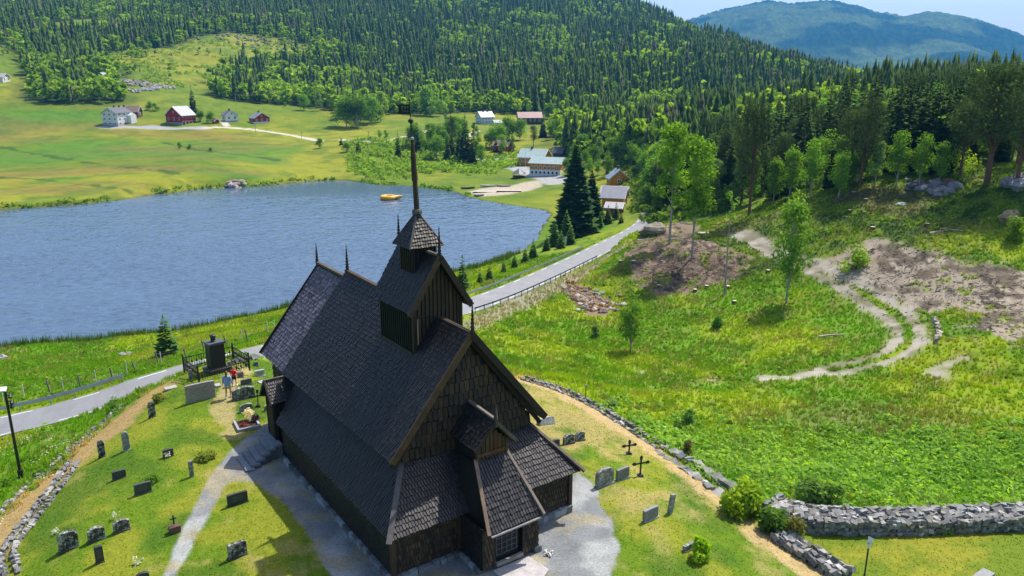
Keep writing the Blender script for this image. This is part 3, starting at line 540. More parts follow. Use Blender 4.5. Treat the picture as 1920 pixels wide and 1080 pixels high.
# vane faces the camera side: runs along the world x axis (left), pierced swallow-tail
wd = Vector((-CB[0]*0-CA[0], 0, 0)); dirx = Vector((CA[0]*-1, CB[0]*-1, 0)).normalized()   # local direction whose world direction is -X
def vp(u, z): p = Vector(q)+dirx*u; return (p.x, p.y, q[2]+z)
for u0, u1, z0, z1 in ((.0,.46,-.20,-.12),(.0,.46,.14,.20),(.0,.06,-.14,.16),(.38,.46,-.12,.14),(.04,.4,-.02,.03),(.14,.19,-.12,.14),(.27,.31,-.12,.14)):
    a = [Vector(vp(u0,z0)), Vector(vp(u1,z0)), Vector(vp(u1,z1)), Vector(vp(u0,z1))]; b.prism([tuple(p) for p in a], tuple(dirx.cross(Vector((0,0,1)))*.012), (.02,.016,.014))
for z0, z1 in ((-.20,.0), (.0,.2)):
    a = [Vector(vp(.46,z0)), Vector(vp(.46,z1)), Vector(vp(.60,z0 if z0 < 0 else z1))]; b.prism([tuple(p) for p in a], tuple(dirx.cross(Vector((0,0,1)))*.012), (.02,.016,.014))
b.build('weather_vane', wood, sp)
def finial(p, h, lean=(0,0), cc=(.035,.024,.018), par=church):
    b = MB(); P = []; R = []; n = 18
    for k in range(n): f = k/(n-1); P.append((p[0]+lean[0]*f, p[1]+lean[1]*f, p[2]+h*f)); R.append((.085*(1-f)+.012)*(1.35 if k % 2 else .75))
    b.tube(P, R, 5, cc); b.tube([(p[0],p[1],p[2]-.3), (p[0],p[1],p[2]+.15)], .09, 6, cc); b.build('finial', wood, par)
finial((CE-.2,0,9.2), 1.25); finial((-12.8,0,9.75), 1.4); finial((.08,0,9.55), 1.5); finial((-2.55,0,12.4), 1.35); finial((-6.4,0,12.4), 1.35)
# --- west porch with raised gabled upper part
b = MB(); HW = .74
b.prism([(-.4,-HW,3), (1.42,-HW,3), (1.42,HW,3), (-.4,HW,3)], (0,0,2.25), (.013,.011,.011))
b.prism([(1.40,-HW,4.9), (1.40,HW,4.9), (1.40,0,5.95)], (.04,0,0), (.03,.018,.012))
for k in range(7): t = -.63+k*.21; b.bar((1.45,t,4.35), (1.45,t,5.75-abs(t)*.9), .17, .04, random.choice([(.07,.032,.018),(.085,.04,.02),(.05,.026,.016)]))
b.bar((1.48,-.78,4.62), (1.48,.78,4.62), .05, .13, (.10,.05,.025)); b.bar((1.46,-.74,4.3), (1.46,-.74,5.1), .12, .12, (.06,.035,.02)); b.bar((1.46,.74,4.2), (1.46,.74,5.1), .12, .12, (.06,.035,.02))
# lower body: splayed side walls, tapering up to the tower
for sg in (-1, 1):
    P = [(.9,sg*1.42,.15), (2.86,sg*1.45,.15), (2.86,sg*1.22,1.95), (1.42,sg*.82,4.3), (.2,sg*.82,4.3), (.2,sg*1.3,2.6)]
    if sg > 0: P = P[::-1]
    b.poly(P, (.013,.011,.011))
for sg in (-1, 1):
    a = (.95,sg*1.43,.2); c = (2.86,sg*1.45,.2)
    sidewall(b, a if sg < 0 else c, c if sg < 0 else a, [(0,0),(1.92,0),(1.92,1.9),(0,1.9)], w=.13, e=.36, base=(.013,.011,.011) if sg < 0 else (.05,.032,.018), point=.25)  # left flank coloured as shaded, right flank as lit
for t0, t1 in ((-1.45,-.78), (.6,1.45)):
    sidewall(b, (2.88,t0,.2), (2.88,t1,.2), [(0,0),(t1-t0,0),(t1-t0,1.8),(0,1.8)], w=.13, e=.36, tint=ft, point=.3, th=.05)
b.bar((2.86,-1.4,1.92), (2.86,1.4,1.92), .12, .2, (.02,.016,.013)); b.box((2.6,-.1,1.15), (.06,1.6,2.0), col=(.008,.008,.009))
po = b.build('porch', tarw, church)
b = MB(); slope(b, (3.12,-1.22,1.92), (3.12,1.36,1.95), (1.45,.72,4.42), (1.45,-.74,4.42), w=.14, e=.24, base=(.034,.028,.028), var=.5, th=.06); prf = b.build('porch_roof', tar, po)
b = MB(); b.bar((3.2,-1.2,1.84), (3.2,1.34,1.87), .1, .07, (.24,.23,.23)); b.build('gutter_board', wood, prf)
for tt0, tt1, cc in ((-.80,-1.32,(.26,.17,.12)), (.78,1.5,(.17,.135,.115))):
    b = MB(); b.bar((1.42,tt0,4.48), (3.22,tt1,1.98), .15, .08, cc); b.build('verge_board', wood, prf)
b = MB(); slope(b, (-.35,-.98,5.02), (1.78,-.98,5.0), (1.78,0,6.12), (-.35,0,6.25), w=.14, e=.22, base=(.024,.021,.022)); slope(b, (1.78,.98,5.0), (-.35,.98,5.02), (-.35,0,6.25), (1.78,0,6.12)); drf = b.build('porch_gable_roof', tar, po)
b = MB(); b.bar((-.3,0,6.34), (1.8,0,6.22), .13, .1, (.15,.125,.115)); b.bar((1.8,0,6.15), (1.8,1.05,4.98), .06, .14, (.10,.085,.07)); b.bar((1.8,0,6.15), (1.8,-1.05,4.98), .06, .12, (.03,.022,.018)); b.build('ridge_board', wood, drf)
finial((1.78,0,6.2), .8, cc=(.07,.055,.045), par=drf)
b = MB(); b.box((2.66,-.1,1.05), (.05,1.2,1.75), col=(.02,.018,.02))
for k in range(5): b.box((2.70,-.62+k*.26,1.15), (.03,.035,1.3), col=(.11,.11,.12))
for k in range(6): b.box((2.70,-.1,.5+k*.26), (.03,1.1,.03), col=(.11,.11,.12))
b.build('lattice_door', wood, po)
b = MB(); b.box((2.92,-.1,.24), (.14,1.35,.16), col=(.30,.26,.23)); b.build('threshold', wood, po)
# --- choir side porch
b = MB(); b.prism([(-13.85,-4.72,0), (-12.6,-4.72,0), (-12.6,-3.2,0), (-13.85,-3.2,0)], (0,0,3.2), (.010,.009,.009)); b.prism([(-13.85,-4.70,3.2), (-12.6,-4.70,3.2), (-13.2,-4.70,3.9)], (0,1.3,0), (.012,.01,.01))
for k in range(8): b.bar((-13.8+k*.17,-4.75,.8), (-13.8+k*.17,-4.75,3.3), .12, .04, (.016,.013,.012))
for k in range(8): b.bar((-12.57,-4.68+k*.19,.8), (-12.57,-4.68+k*.19,3.0), .04, .13, (.016,.013,.012))
cp = b.build('choir_porch', tarw, church)
b = MB(); slope(b, (-12.35,-4.95,3.05), (-12.35,-3.3,3.05), (-13.2,-3.3,4.1), (-13.2,-4.95,4.1), w=.12, e=.18, base=(.04,.033,.032), var=.5); slope(b, (-14.05,-3.3,3.05), (-14.05,-4.95,3.05), (-13.2,-4.95,4.1), (-13.2,-3.3,4.1)); r_ = b.build('porch_roof', tar, cp)  # front slope lighter: the lit patch is painted into its shingles
b = MB(); b.bar((-13.2,-5.0,4.15), (-13.2,-3.4,4.15), .12, .08, (.13,.11,.10)); b.bar((-13.2,-5.0,4.12), (-14.1,-5.0,3.0), .08, .16, (.03,.024,.02)); b.bar((-13.2,-5.0,4.12), (-12.3,-5.0,3.0), .08, .16, (.03,.024,.02)); b.build('bargeboard', wood, r_)
b = MB(); b.box((-13.2,-4.78,1.75), (.75,.05,1.75), col=(.02,.016,.014)); b.build('door', wood, cp)
# stone stair and flat slab: things of their own
def wloc(s, t, z=0): x, y = cw(s, t); return (x, y, CG+z)
st = empty('stone_stair', wloc(-12.5,-5.7), CT, 'grey slab steps climbing to the side door of the dark church', 'stairs')
rs = random.Random(5)
for k in range(6):
    b = MB(); g = .17+rs.random()*.09; tt = -6.62+k*.34; hh = .12+.14*k
    P = []; 
    s0, s1 = -.85-.06*k+rs.uniform(-.1,.1), .95-.10*k+rs.uniform(-.1,.1)
    P = [(s0, tt+5.7-.19, hh-.14), (s1, tt+5.7-.22, hh-.14), (s1+rs.uniform(-.1,.1), tt+5.7+.24, hh-.14), (s0+rs.uniform(-.1,.1), tt+5.7+.25, hh-.14)]
    b.prism(P, (rs.uniform(-.03,.03), 0, .13), (g*.85, g*.95, g*1.08)); b.prism([(p[0]*.93, p[1]+.02, -.3) for p in P], (0,0,hh+.17), (g*.5, g*.55, g*.6)); b.build('step', stone, st)
b = MB(); P = [(3.0,-1.0,.02), (3.05,.8,.02), (4.3,.95,.02), (4.75,.1,.02), (4.2,-1.0,.02)]; b.prism([(p[0]-3.7, p[1], 0) for p in P], (0,0,.1), (.42,.39,.38)); sl_ = b.build('stone_slab', stone, None, wloc(3.7,0,.01)); sl_.rotation_euler = (0,0,CT); tag(sl_, 'pale flat doorstep slab on the gravel before the lattice door', 'stone slab')
b = MB()
for k in range(7): a = rs.uniform(0, 6.28); b.box((rs.uniform(-.15,.15), rs.uniform(-.15,.15), .05+rs.random()*.05), (.22,.06,.04), a, (.55,.55,.52), ry=rs.uniform(-.5,.5))
o = b.build('rag_bundle', stone, None, wloc(3.35,1.7,.02)); tag(o, 'small white crumpled scrap lying on gravel beside the doorstep slab', 'scrap')
# ============================================================ vegetation
fol = foliage_mat('needle_foliage', rnd=.22, trans=.2, gain=1.8); leaf = foliage_mat('leaf_foliage', rnd=.2, trans=.45, gain=2.0)
bark = mat('bark', attr=True, rough=.95, n1=3, amp=.35)
rg = np.random.default_rng(11)
def spruce_mesh(n=22, m=9, h=14, R=2.3, seed=0, low=.06, droop=.28, c0=(.020,.038,.012), c1=(.045,.070,.017), sub=2):
    g = np.random.default_rng(seed); V = []; F = []; C = []
    for k in range(n):
        f = k/(n-1); z = h*(low+(1-low)*f); r = R*(1-f)**.82+.12; mm = max(4, int(m*(1-.45*f)))
        for q in range(mm):
            a = (q+g.random()*.7)/mm*2*math.pi+k*1.9; rr = r*g.uniform(.72, 1.15); d = np.array([math.cos(a), math.sin(a), 0]); s = np.array([-d[1], d[0], 0]); zz = z+g.uniform(-.5, .5)*h/n
            c = np.array(c0)+(np.array(c1)-np.array(c0))*g.random()
            for e in range(sub):
                w = rr*(.30 if e == 0 else .2)*g.uniform(.8, 1.2); dr = droop*rr*(1+.5*e); off = g.uniform(-.18, .18)
                p0 = d*rr*.08+np.array([0,0,zz-.02*e*h/n]); pm = d*rr*.62+s*off*rr; pt = d*rr*(1-.18*e)+s*off*rr*1.5
                i = len(V); V += [p0, pm+s*w+[0,0,zz-dr*.75-w*.35], pt+[0,0,zz-dr*.55], pm-s*w+[0,0,zz-dr*.75-w*.35], pm+[0,0,zz-dr*.18]]
                F += [(i,i+1,i+4),(i+4,i+1,i+2),(i,i+4,i+3),(i+4,i+2,i+3)]; C += [c*(1-.1*e)]*5
    i = len(V); V += [np.array([.18,0,h*.93]), np.array([-.09,.15,h*.93]), np.array([-.09,-.15,h*.93]), np.array([0,0,h*1.05])]; F += [(i,i+1,i+3),(i+1,i+2,i+3),(i+2,i,i+3)]; C += [np.array(c1)]*4
    return np.array(V), np.array(F), np.array(C)
def leafy_mesh(n=600, h=10, R=2.4, base=.22, seed=0, sz=.34, c0=(.05,.11,.015), c1=(.13,.22,.03), shape='egg', lumps=9, flat=.5):
    g = np.random.default_rng(seed); cz = h*(base+1)/2; hz = h*(1-base)/2
    L = []
    for k in range(lumps):
        u = g.uniform(-.85, .85); rad = R*math.sqrt(max(0, 1-u*u))*(1-.25*u if shape == 'egg' else 1); a = g.uniform(0, 6.28); q = g.uniform(.25, .75)
        L.append((math.cos(a)*rad*q, math.sin(a)*rad*q, cz+u*hz, R*g.uniform(.30, .55), g.random()))
    V = []; F = []; C = []
    for k in range(n):
        x, y, z, r, t = L[g.integers(lumps)]; d = g.normal(size=3); d /= np.linalg.norm(d); p = np.array([x, y, z])+d*r*g.uniform(.55, 1.1)*np.array([1,1,1.15])
        nn = d+g.normal(size=3)*.7+np.array([0,0,.3]); nn /= np.linalg.norm(nn); u = np.cross(nn, g.normal(size=3)); u /= np.linalg.norm(u); v = np.cross(nn, u); s = sz*g.uniform(.6, 1.4)
        i = len(V); V += [p+u*s, p+v*s*flat, p-u*s*.9, p-v*s*flat*.9]; F += [(i,i+1,i+2,i+3)]; c = np.array(c0)+(np.array(c1)-np.array(c0))*np.clip(t*.6+g.random()*.4, 0, 1); C += [c]*4
    return np.array(V), np.array(F), np.array(C), L
def mesh_of(name, VFC, m):
    o = np_mesh(name, VFC[0], VFC[1], m, VFC[2]); me = o.data; bpy.data.objects.remove(o); return me
def trunk_mesh(h, r, L=None, col=(.07,.05,.035), bend=.02, birch=False, top=.9, seed=0, dead=0):
    g = random.Random(seed); b = MB(); P = [(math.sin(k*1.3+seed)*bend*h*.3*(k/7), math.cos(k+seed)*bend*h*.3*(k/7), h*top*k/7) for k in range(8)]; b.tube([(0,0,-.6)]+P, [r*1.15]+[r*(1-.85*k/7) for k in range(8)], 6, col)
    if L:
        for x, y, z, rr, t in L:
            z0 = max(z-rr*1.6-math.hypot(x, y)*.5, h*.1); k = min(z0/(h*top), 1); b.tube([(0,0,z0), (x*.5,y*.5,(z0+z)/2+.1), (x,y,z)], [r*(1-.8*k)*.6, r*.3*(1-.5*k), r*.08], 4, col, cap=False)
    for q in range(dead):
        a = g.uniform(0, 6.28); z = h*g.uniform(.2, .6); l = g.uniform(.8, 2.2); b.tube([(0,0,z), (math.cos(a)*l*.6, math.sin(a)*l*.6, z-.1), (math.cos(a)*l, math.sin(a)*l, z+g.uniform(-.6,.3))], [.05,.03,.01], 4, (.14,.12,.11), cap=False)
    o = b.build('trunk', bark); me = o.data; bpy.data.objects.remove(o); return me
PROTO = {}
PROTO['spruce'] = [(mesh_of('crown', spruce_mesh(20+2*k, 9, 14, 2.1+.25*k, k), fol), trunk_mesh(14, .2, seed=k), 14) for k in range(4)]
PROTO['young'] = [(mesh_of('crown', spruce_mesh(17, 11, 5, 1.35, 40+k, low=.02, droop=.15, c0=(.035,.075,.018), c1=(.075,.13,.025), sub=2), fol), trunk_mesh(5, .09, seed=k), 5) for k in range(3)]
PROTO['big'] = [(mesh_of('crown', spruce_mesh(44, 17, 20, 4.3, 60+k, low=.03, droop=.25, c0=(.014,.034,.012), c1=(.034,.062,.018), sub=3), fol), trunk_mesh(20, .32, seed=k), 20) for k in range(2)]
def birch_p(k, **kw):
    d = dict(n=2600, h=11, R=2.2, base=.22, seed=80+k, sz=.19, lumps=22); d.update(kw); q = leafy_mesh(**d); return (mesh_of('crown', q[:3], leaf), trunk_mesh(d['h'], .13, q[3], (.34,.31,.28), birch=True, seed=k), d['h'])
PROTO['birch'] = [birch_p(k) for k in range(3)]+[birch_p(7, R=1.8, c0=(.075,.13,.045), c1=(.16,.22,.08))]
PROTO['leafy'] = [birch_p(20+k, n=2400, h=8, R=2.9, base=.06, sz=.24, lumps=20, c0=(.04,.09,.018), c1=(.10,.175,.03)) for k in range(3)]
PROTO['slim'] = [birch_p(30+k, n=3600, h=14, R=1.8, base=.34, sz=.17, lumps=30, c0=(.06,.12,.012), c1=(.13,.22,.02)) for k in range(2)]
PROTO['wisp'] = [birch_p(40, n=130, h=12, R=.9, base=.72, sz=.16, lumps=6)]
def pine_p(k, **kw):
    d = dict(n=3800, h=15, R=3.0, base=.34, seed=110+k, sz=.24, lumps=30, c0=(.030,.055,.020), c1=(.070,.095,.032), flat=.25); d.update(kw); q = leafy_mesh(**d); return (mesh_of('crown', q[:3], fol), trunk_mesh(d['h'], .22, q[3], (.16,.085,.05), seed=k, dead=7), d['h'])
PROTO['pine'] = [pine_p(k) for k in range(3)]
NAME = dict(spruce='spruce_tree', young='spruce_sapling', big='spruce_tree', birch='birch_tree', leafy='leafy_tree', slim='birch_tree', wisp='birch_tree', pine='pine_tree')
def plant_at(kind, x, y, h, label, cat='tree', group=None, var=None, wide=1.0):
    P = PROTO[kind]; cm, tm, H0 = P[var if var is not None else int(rg.integers(len(P)))]; s = h/H0
    e = empty(NAME[kind], (x, y, float(H(x, y))-.05), float(rg.uniform(0, 6.28)), label, cat, group); e.scale = (s*wide, s*wide, s)
    for nm, me in (('crown', cm), ('trunk', tm)): o = bpy.data.objects.new(nm, me); COL.objects.link(o); o.parent = e
    return e
def plant(kind, px, py, top, label, cat='tree', group=None, var=None, wide=1.0):
    x, y, z = at(px, py); r = math.hypot(x, y)
    R = ray(px, top); zt = CAMZ+float(R[2])*r/math.hypot(float(R[0]), float(R[1])); return plant_at(kind, x, y, max(zt-z, 1), label, cat, group, var, wide)
MAN = []
def P_(*a, **k): MAN.append(plant(*a, **k))
P_('big', 1078, 440, 258, 'tallest dark spruce between the lake end and the road', wide=1.2, var=0)
P_('big', 1108, 424, 318, 'shorter dark spruce tucked behind the tallest roadside spruce', wide=1.4, var=1)
P_('young', 315, 668, 588, 'lone dark young spruce between the lakeshore reeds and the wire fence', wide=1.25)
P_('young', 868, 543, 478, 'slender young spruce beside the guard rail, nearest to the belfry', wide=.9)
ORD = ['first','second','third','fourth','fifth','sixth','seventh','eighth','ninth','tenth','eleventh','twelfth','thirteenth','fourteenth','fifteenth','sixteenth']
for k, (a, b_, c_) in enumerate(sorted([(1040,462,412),(1062,452,395),(1025,470,440),(1000,484,448),(985,492,462),(965,502,474),(945,512,486),(1140,420,385),(1155,412,380),(1125,428,398),(1070,458,420),(918,524,494),(1052,466,432),(900,532,505),(1165,418,398)])):
    P_('young', a, b_, c_, 'young spruce on the bank between road and lake, '+ORD[k]+' from left', group='young spruces along the lakeside bank', wide=1.15)
P_('slim', 1255, 457, 226, 'left one of the two tall birches standing on the brown felled mound', var=0, wide=1.2)
P_('slim', 1297, 487, 245, 'right one of the two tall birches standing on the brown felled mound', var=1, wide=1.25)
P_('wisp', 1358, 553, 352, 'thin bare birch stem with a tiny crown in front of the mound')
P_('birch', 1474, 568, 354, 'slender birch standing alone in the green hollow beside the dirt track', var=0, wide=.9)
P_('birch', 1182, 660, 548, 'small pale birch alone in the meadow below the road rubble', var=1, wide=1.25)
P_('pine', 1404, 404, 188, 'tall pine with a bare reddish trunk at the forest edge above the track', var=0, wide=.95)
P_('pine', 1850, 345, 112, 'biggest dark pine towering at the right edge of the forest', var=1, wide=1.9)
P_('pine', 1905, 350, 120, 'dark pine cut by the right picture edge above the rocks', var=2, wide=1.3)
P_('pine', 1800, 330, 190, 'shorter pine in front of the biggest pine on the knoll', var=0, wide=1.3)
P_('pine', 1612, 350, 168, 'open-crowned pine on the mossy slope left of the dark spruces', var=2, wide=1.1)
P_('pine', 1790, 322, 180, 'leaning-crowned pine behind the knoll birches', var=1, wide=1.0)
for k, (a, b_, c_) in enumerate(sorted([(1672,320,150),(1692,322,138),(1742,318,136),(1760,322,150),(1720,315,160),(1655,318,165)])): P_('spruce', a, b_, c_, 'tall dark spruce above the right-hand knoll, '+ORD[k]+' from the left of six', group='tall spruces on the right knoll', wide=1.2)
for k, (a, b_, c_) in enumerate(sorted([(1680,352,246),(1640,350,262),(1572,372,280),(1520,368,262),(1480,372,270),(1540,350,240),(1722,352,252),(1450,380,290),(1575,345,250),(1760,345,260),(1380,388,300),(1345,392,296),(1320,396,280),(1235,404,330)])): P_('birch', a, b_, c_, 'pale birch on the sunlit right forest edge, '+ORD[k]+' from left', group='birches at the right forest edge', wide=1.15)
REM = random.Random(77)
for k in range(44):
    a = REM.uniform(1225, 1919); b_ = np.interp(a, [1225,1400,1500,1600,1700,1919], [392,385,362,338,312,308])+REM.uniform(-14, 6); kd = REM.choice(['spruce','spruce','birch','leafy','pine']); hp = dict(spruce=REM.uniform(75,135), birch=REM.uniform(60,110), leafy=REM.uniform(40,70), pine=REM.uniform(110,150))[kd]; P_(kd, a, b_, b_-hp, dict(leafy='bushy low tree', birch='leafy birch', spruce='dark spruce', pine='rough-barked pine')[kd]+' crowding the front of the right forest edge', group='front trees of the right forest', wide=REM.uniform(1.05,1.35))
MID = [('leafy',650,238,182),('leafy',670,240,178),('leafy',695,232,180),('birch',714,228,172),('leafy',807,218,162),('birch',837,232,198),('pine',848,278,217),('spruce',873,306,214),('birch',888,262,228),('birch',902,308,266),('leafy',950,262,218),('birch',942,290,250),
 ('pine',1000,276,234),('spruce',1018,258,212),('leafy',1100,266,230),('birch',1123,302,255),('leafy',1150,302,258),('birch',1183,312,262),('birch',1205,322,268),('birch',712,262,243),('birch',724,264,243),('spruce',747,295,246),('spruce',784,284,236),('birch',793,286,250),('leafy',823,268,236),
 ('spruce',862,300,236),('leafy',832,268,240),('birch',870,262,222),('spruce',885,308,250),('leafy',975,262,226),('birch',1035,262,222),('spruce',1040,250,218),('leafy',1078,310,280),('birch',1130,262,235),('leafy',1165,290,250),('leafy',1222,362,300),('birch',1232,340,270),('leafy',1210,390,345),('birch',860,252,222),('spruce',930,285,255),('birch',962,285,252),
 ('spruce',363,212,160),('leafy',376,228,207),('leafy',395,231,209),('leafy',280,206,189),('leafy',293,208,192),('leafy',1030,222,194),('leafy',570,207,178),('birch',600,208,170),('leafy',535,201,192),('young',640,272,255),('leafy',600,278,260),('young',672,285,258),('leafy',650,285,266),('leafy',337,279,267),('leafy',355,281,270),('leafy',395,285,276),('birch',990,218,196),('spruce',1005,216,180)]
for k, (kd, a, b_, c_) in enumerate(MID):
    nm = dict(leafy='bushy leafy tree', birch='slim birch', pine='dark open pine', spruce='dark pointed spruce', young='small spruce')[kd]
    side = 'on the far farm fields' if a < 620 else 'in the big grove above the marsh' if a < 735 else 'among the houses at the lake head' if a < 1060 else 'behind the roadside spruce'
    MC_ = [q for q in sorted(MID, key=lambda q: q[1]) if q[0] == kd and (q[1] < 620, q[1] < 735, q[1] < 1060) == (a < 620, a < 735, a < 1060)]; oi = MC_.index((kd, a, b_, c_)); nm += (', '+(ORD[oi] if oi < 16 else 'last')+' from left') if len(MC_) > 1 else ''
    P_(kd, a, b_, c_, nm+' '+side, group='trees '+side, wide=1.3 if kd in ('leafy','birch') else 1.1)
for k in range(46):
    a = rg.uniform(770, 960) if k < 28 else rg.uniform(1060, 1215); b_ = rg.uniform(255, 305) if k < 28 else rg.uniform(262, 345)
    if k < 28 and b_ > 292 and a > 900: continue
    kd = ['birch','leafy','spruce','birch'][k % 4]; P_(kd, a, b_, b_-rg.uniform(28, 48), dict(leafy='bushy leafy tree', birch='slim birch', spruce='dark pointed spruce')[kd]+(' in the grove left of the school yard' if k < 28 else ' in the grove right of the tallest roadside spruce'), group='trees in the groves at the head of the lake', wide=1.3 if kd != 'spruce' else 1.1)
# ---- forest: jittered polar lattice over the wooded hills
def forest_points():
    X = []; Y = []; r = 95.0
    while r < 1560:
        d = 3.35+3.3*min(max((r-150)/900, 0), 1.3); n = int(math.radians(78)*r/d); a = math.radians(-39)+(np.arange(n)+rg.random(n))*d/r; rr = r+(rg.random(n)-.5)*d*1.1; X.append(rr*np.sin(a)); Y.append(rr*np.cos(a)); r += d
    return np.concatenate(X), np.concatenate(Y)
fx, fy = forest_points(); nn = fbm(fx/9, fy/9, 61); d = forest_d(fx, fy)
thin = fbm(fx/22, fy/22, 62)
clear_young = (d > 0) & (d < 60) & (np.hypot(fx, fy) > 430) & (thin > .60) & (rg.random(len(fx)) < .35) & inpoly(fx, fy, FOREST)
keep = (d+(nn-.5)*10 < -1.5) | clear_young; fx, fy, d = fx[keep], fy[keep], d[keep]; young = clear_young[keep]
fz = H(fx, fy); fr_ = np.hypot(fx, fy)
px_, py_ = pix(fx, fy, fz+8); vis = (px_ > -70) & (px_ < 1990) & (py_ > -60)
for f in np.linspace(.12, .97, 90): vis &= (CAMZ+(fz+17-CAMZ)*f) > H(fx*f, fy*f)-1
# keep the buildings at the lake head, the open knoll and the manual trees clear
for q in [(6,155,24),(20,160,20),(4,172,18),(6,186,16),(24,178,12),(197,151,20),(200,160,12),(215,150,16),(223,58,16),(905,225,26),(990,225,30),(1060,262,16),(1160,345,20),(1150,392,14),(1015,325,34)]:
    x, y, z = at(q[0], q[1]); vis &= np.hypot(fx-x, fy-y) > q[2]*.8
fx, fy, fz, fr_, d, young = (v[vis] for v in (fx, fy, fz, fr_, d, young)); N_ = len(fx)
bn = fbm(fx/45, fy/45, 71); edge_ = sst(-26, -3, d); pb = .07+.7*sst(.53, .66, bn)+.5*edge_*(fr_ > 200)-.05*(fr_ < 200); pb = np.where(young, .85, pb)
px_, py_ = pix(fx, fy, fz); pb += .7*np.exp(-((px_-560)/150)**2-((py_-200)/28)**2)+.5*np.exp(-((px_-120)/110)**2-((py_-165)/30)**2)-.5*((px_ > 430) & (px_ < 505) & (py_ > 130))
isb = rg.random(N_) < pb; isp = (~isb) & (rg.random(N_) < .10)
hh = np.where(isb, rg.uniform(7.5, 12.5, N_), np.where(isp, rg.uniform(11, 16, N_), rg.uniform(6.5, 17.5, N_)*(.75+.5*fbm(fx/30, fy/30, 77)))); hh = np.where(young, hh*.6, hh); hh = np.where(fr_ < 210, hh*.85, hh)
order = np.argsort(fr_); cnt = dict(s=0, b=0, p=0); indiv = np.zeros(N_, bool)
for i in order:
    kd = 'b' if isb[i] else 'p' if isp[i] else 's'; lim = dict(s=250, b=200, p=50)[kd]
    if cnt[kd] >= lim: continue
    cnt[kd] += 1; indiv[i] = True
    if kd == 's': plant_at('spruce', fx[i], fy[i], hh[i], 'dark spruce standing in the dense wood behind the felled clearing', group='spruces of the near wood', wide=float(rg.uniform(.95, 1.3)))
    elif kd == 'b': plant_at('birch' if rg.random() < .6 else 'leafy', fx[i], fy[i], hh[i]*.9, 'leafy light green tree standing among the spruces of the near wood', group='leafy trees of the near wood', wide=float(rg.uniform(.95, 1.3)))
    else: plant_at('pine', fx[i], fy[i], hh[i], 'loose-crowned pine standing among the spruces of the near wood', group='pines of the near wood')
print('forest', N_, cnt)
def far_spruce(seed):
    g = np.random.default_rng(seed); V = []; F = []
    for k in range(5):
        z0 = [.06,.24,.42,.60,.78][k]; r = .17*(1-z0)**.85; zt = min(z0+.33, 1.03); i = len(V); V.append((0,0,zt)); n = 6; ph = g.random()*6
        for q in range(n*2): a = q/(n*2)*2*math.pi+ph; rr = r*(1.15 if q % 2 else .62)*g.uniform(.8, 1.2); V.append((math.cos(a)*rr, math.sin(a)*rr, z0+(.0 if q % 2 else .05)+g.uniform(-.02,.02)))
        F += [(i, i+1+q, i+1+(q+1) % (2*n)) for q in range(2*n)]
    return np.array(V), np.array(F)
def far_leafy(seed, n=46, R=.25, base=.1, c=1.0):
    q = leafy_mesh(n, 1, R, base, seed, .115, lumps=7, flat=.7); F = q[1]; return q[0], np.r_[F[:, [0,1,2]], F[:, [0,2,3]]]
def merge(name, protos, idx, cols, wd, label, m):
    Vs = []; Fs = []; Cs = []; off = 0; var = rg.integers(len(protos), size=len(idx))
    for v, (PV, PF) in enumerate(protos):
        I = idx[var == v]
        if not len(I): continue
        a = rg.uniform(0, 6.28, len(I)); ca, sa = np.cos(a)[:, None], np.sin(a)[:, None]; h = hh[I][:, None]; w_ = (wd*rg.uniform(.8, 1.25, len(I)))[:, None]*h
        x = (PV[:, 0]*ca-PV[:, 1]*sa)*w_+fx[I][:, None]; y = (PV[:, 0]*sa+PV[:, 1]*ca)*w_+fy[I][:, None]; z = PV[:, 2]*h+fz[I][:, None]-.1
        Vs.append(np.stack([x, y, z], -1).reshape(-1, 3)); Fs.append((PF[None]+(np.arange(len(I))*len(PV))[:, None, None]+off).reshape(-1, 3)); off += len(I)*len(PV)
        Cs.append((cols[var == v][:, None, :]*rg.uniform(.75, 1.25, (1, len(PV), 1))).reshape(-1, 3))
    o = np_mesh(name, np.concatenate(Vs), np.concatenate(Fs), m, np.concatenate(Cs)); tag(o, label, 'forest', kind='stuff')
def lerpc(a, b, t): return np.array(a)+(np.array(b)-np.array(a))*t[:, None]
I = np.nonzero(~indiv & ~isb)[0]; t = np.clip(rg.random(len(I))*.6+fbm(fx[I]/60, fy[I]/60, 81)*.7-.15, 0, 1); cs_ = lerpc((.022,.042,.012), (.062,.090,.020), t); cs_[rg.random(len(I)) < .04] = (.07,.065,.045)
merge('spruce_forest', [far_spruce(k) for k in range(6)], I, cs_, 1.0, 'dense dark spruce forest covering the hillside beyond the lake', fol)
I = np.nonzero(~indiv & isb)[0]; t = np.clip(rg.random(len(I))*.8+fbm(fx[I]/50, fy[I]/50, 83)*.5-.15, 0, 1); cs_ = lerpc((.055,.10,.014), (.15,.21,.026), t)
merge('birch_forest', [far_leafy(k) for k in range(200, 206)], I, cs_, 1.15, 'light green birch stands scattered through the hillside spruce forest', leaf)
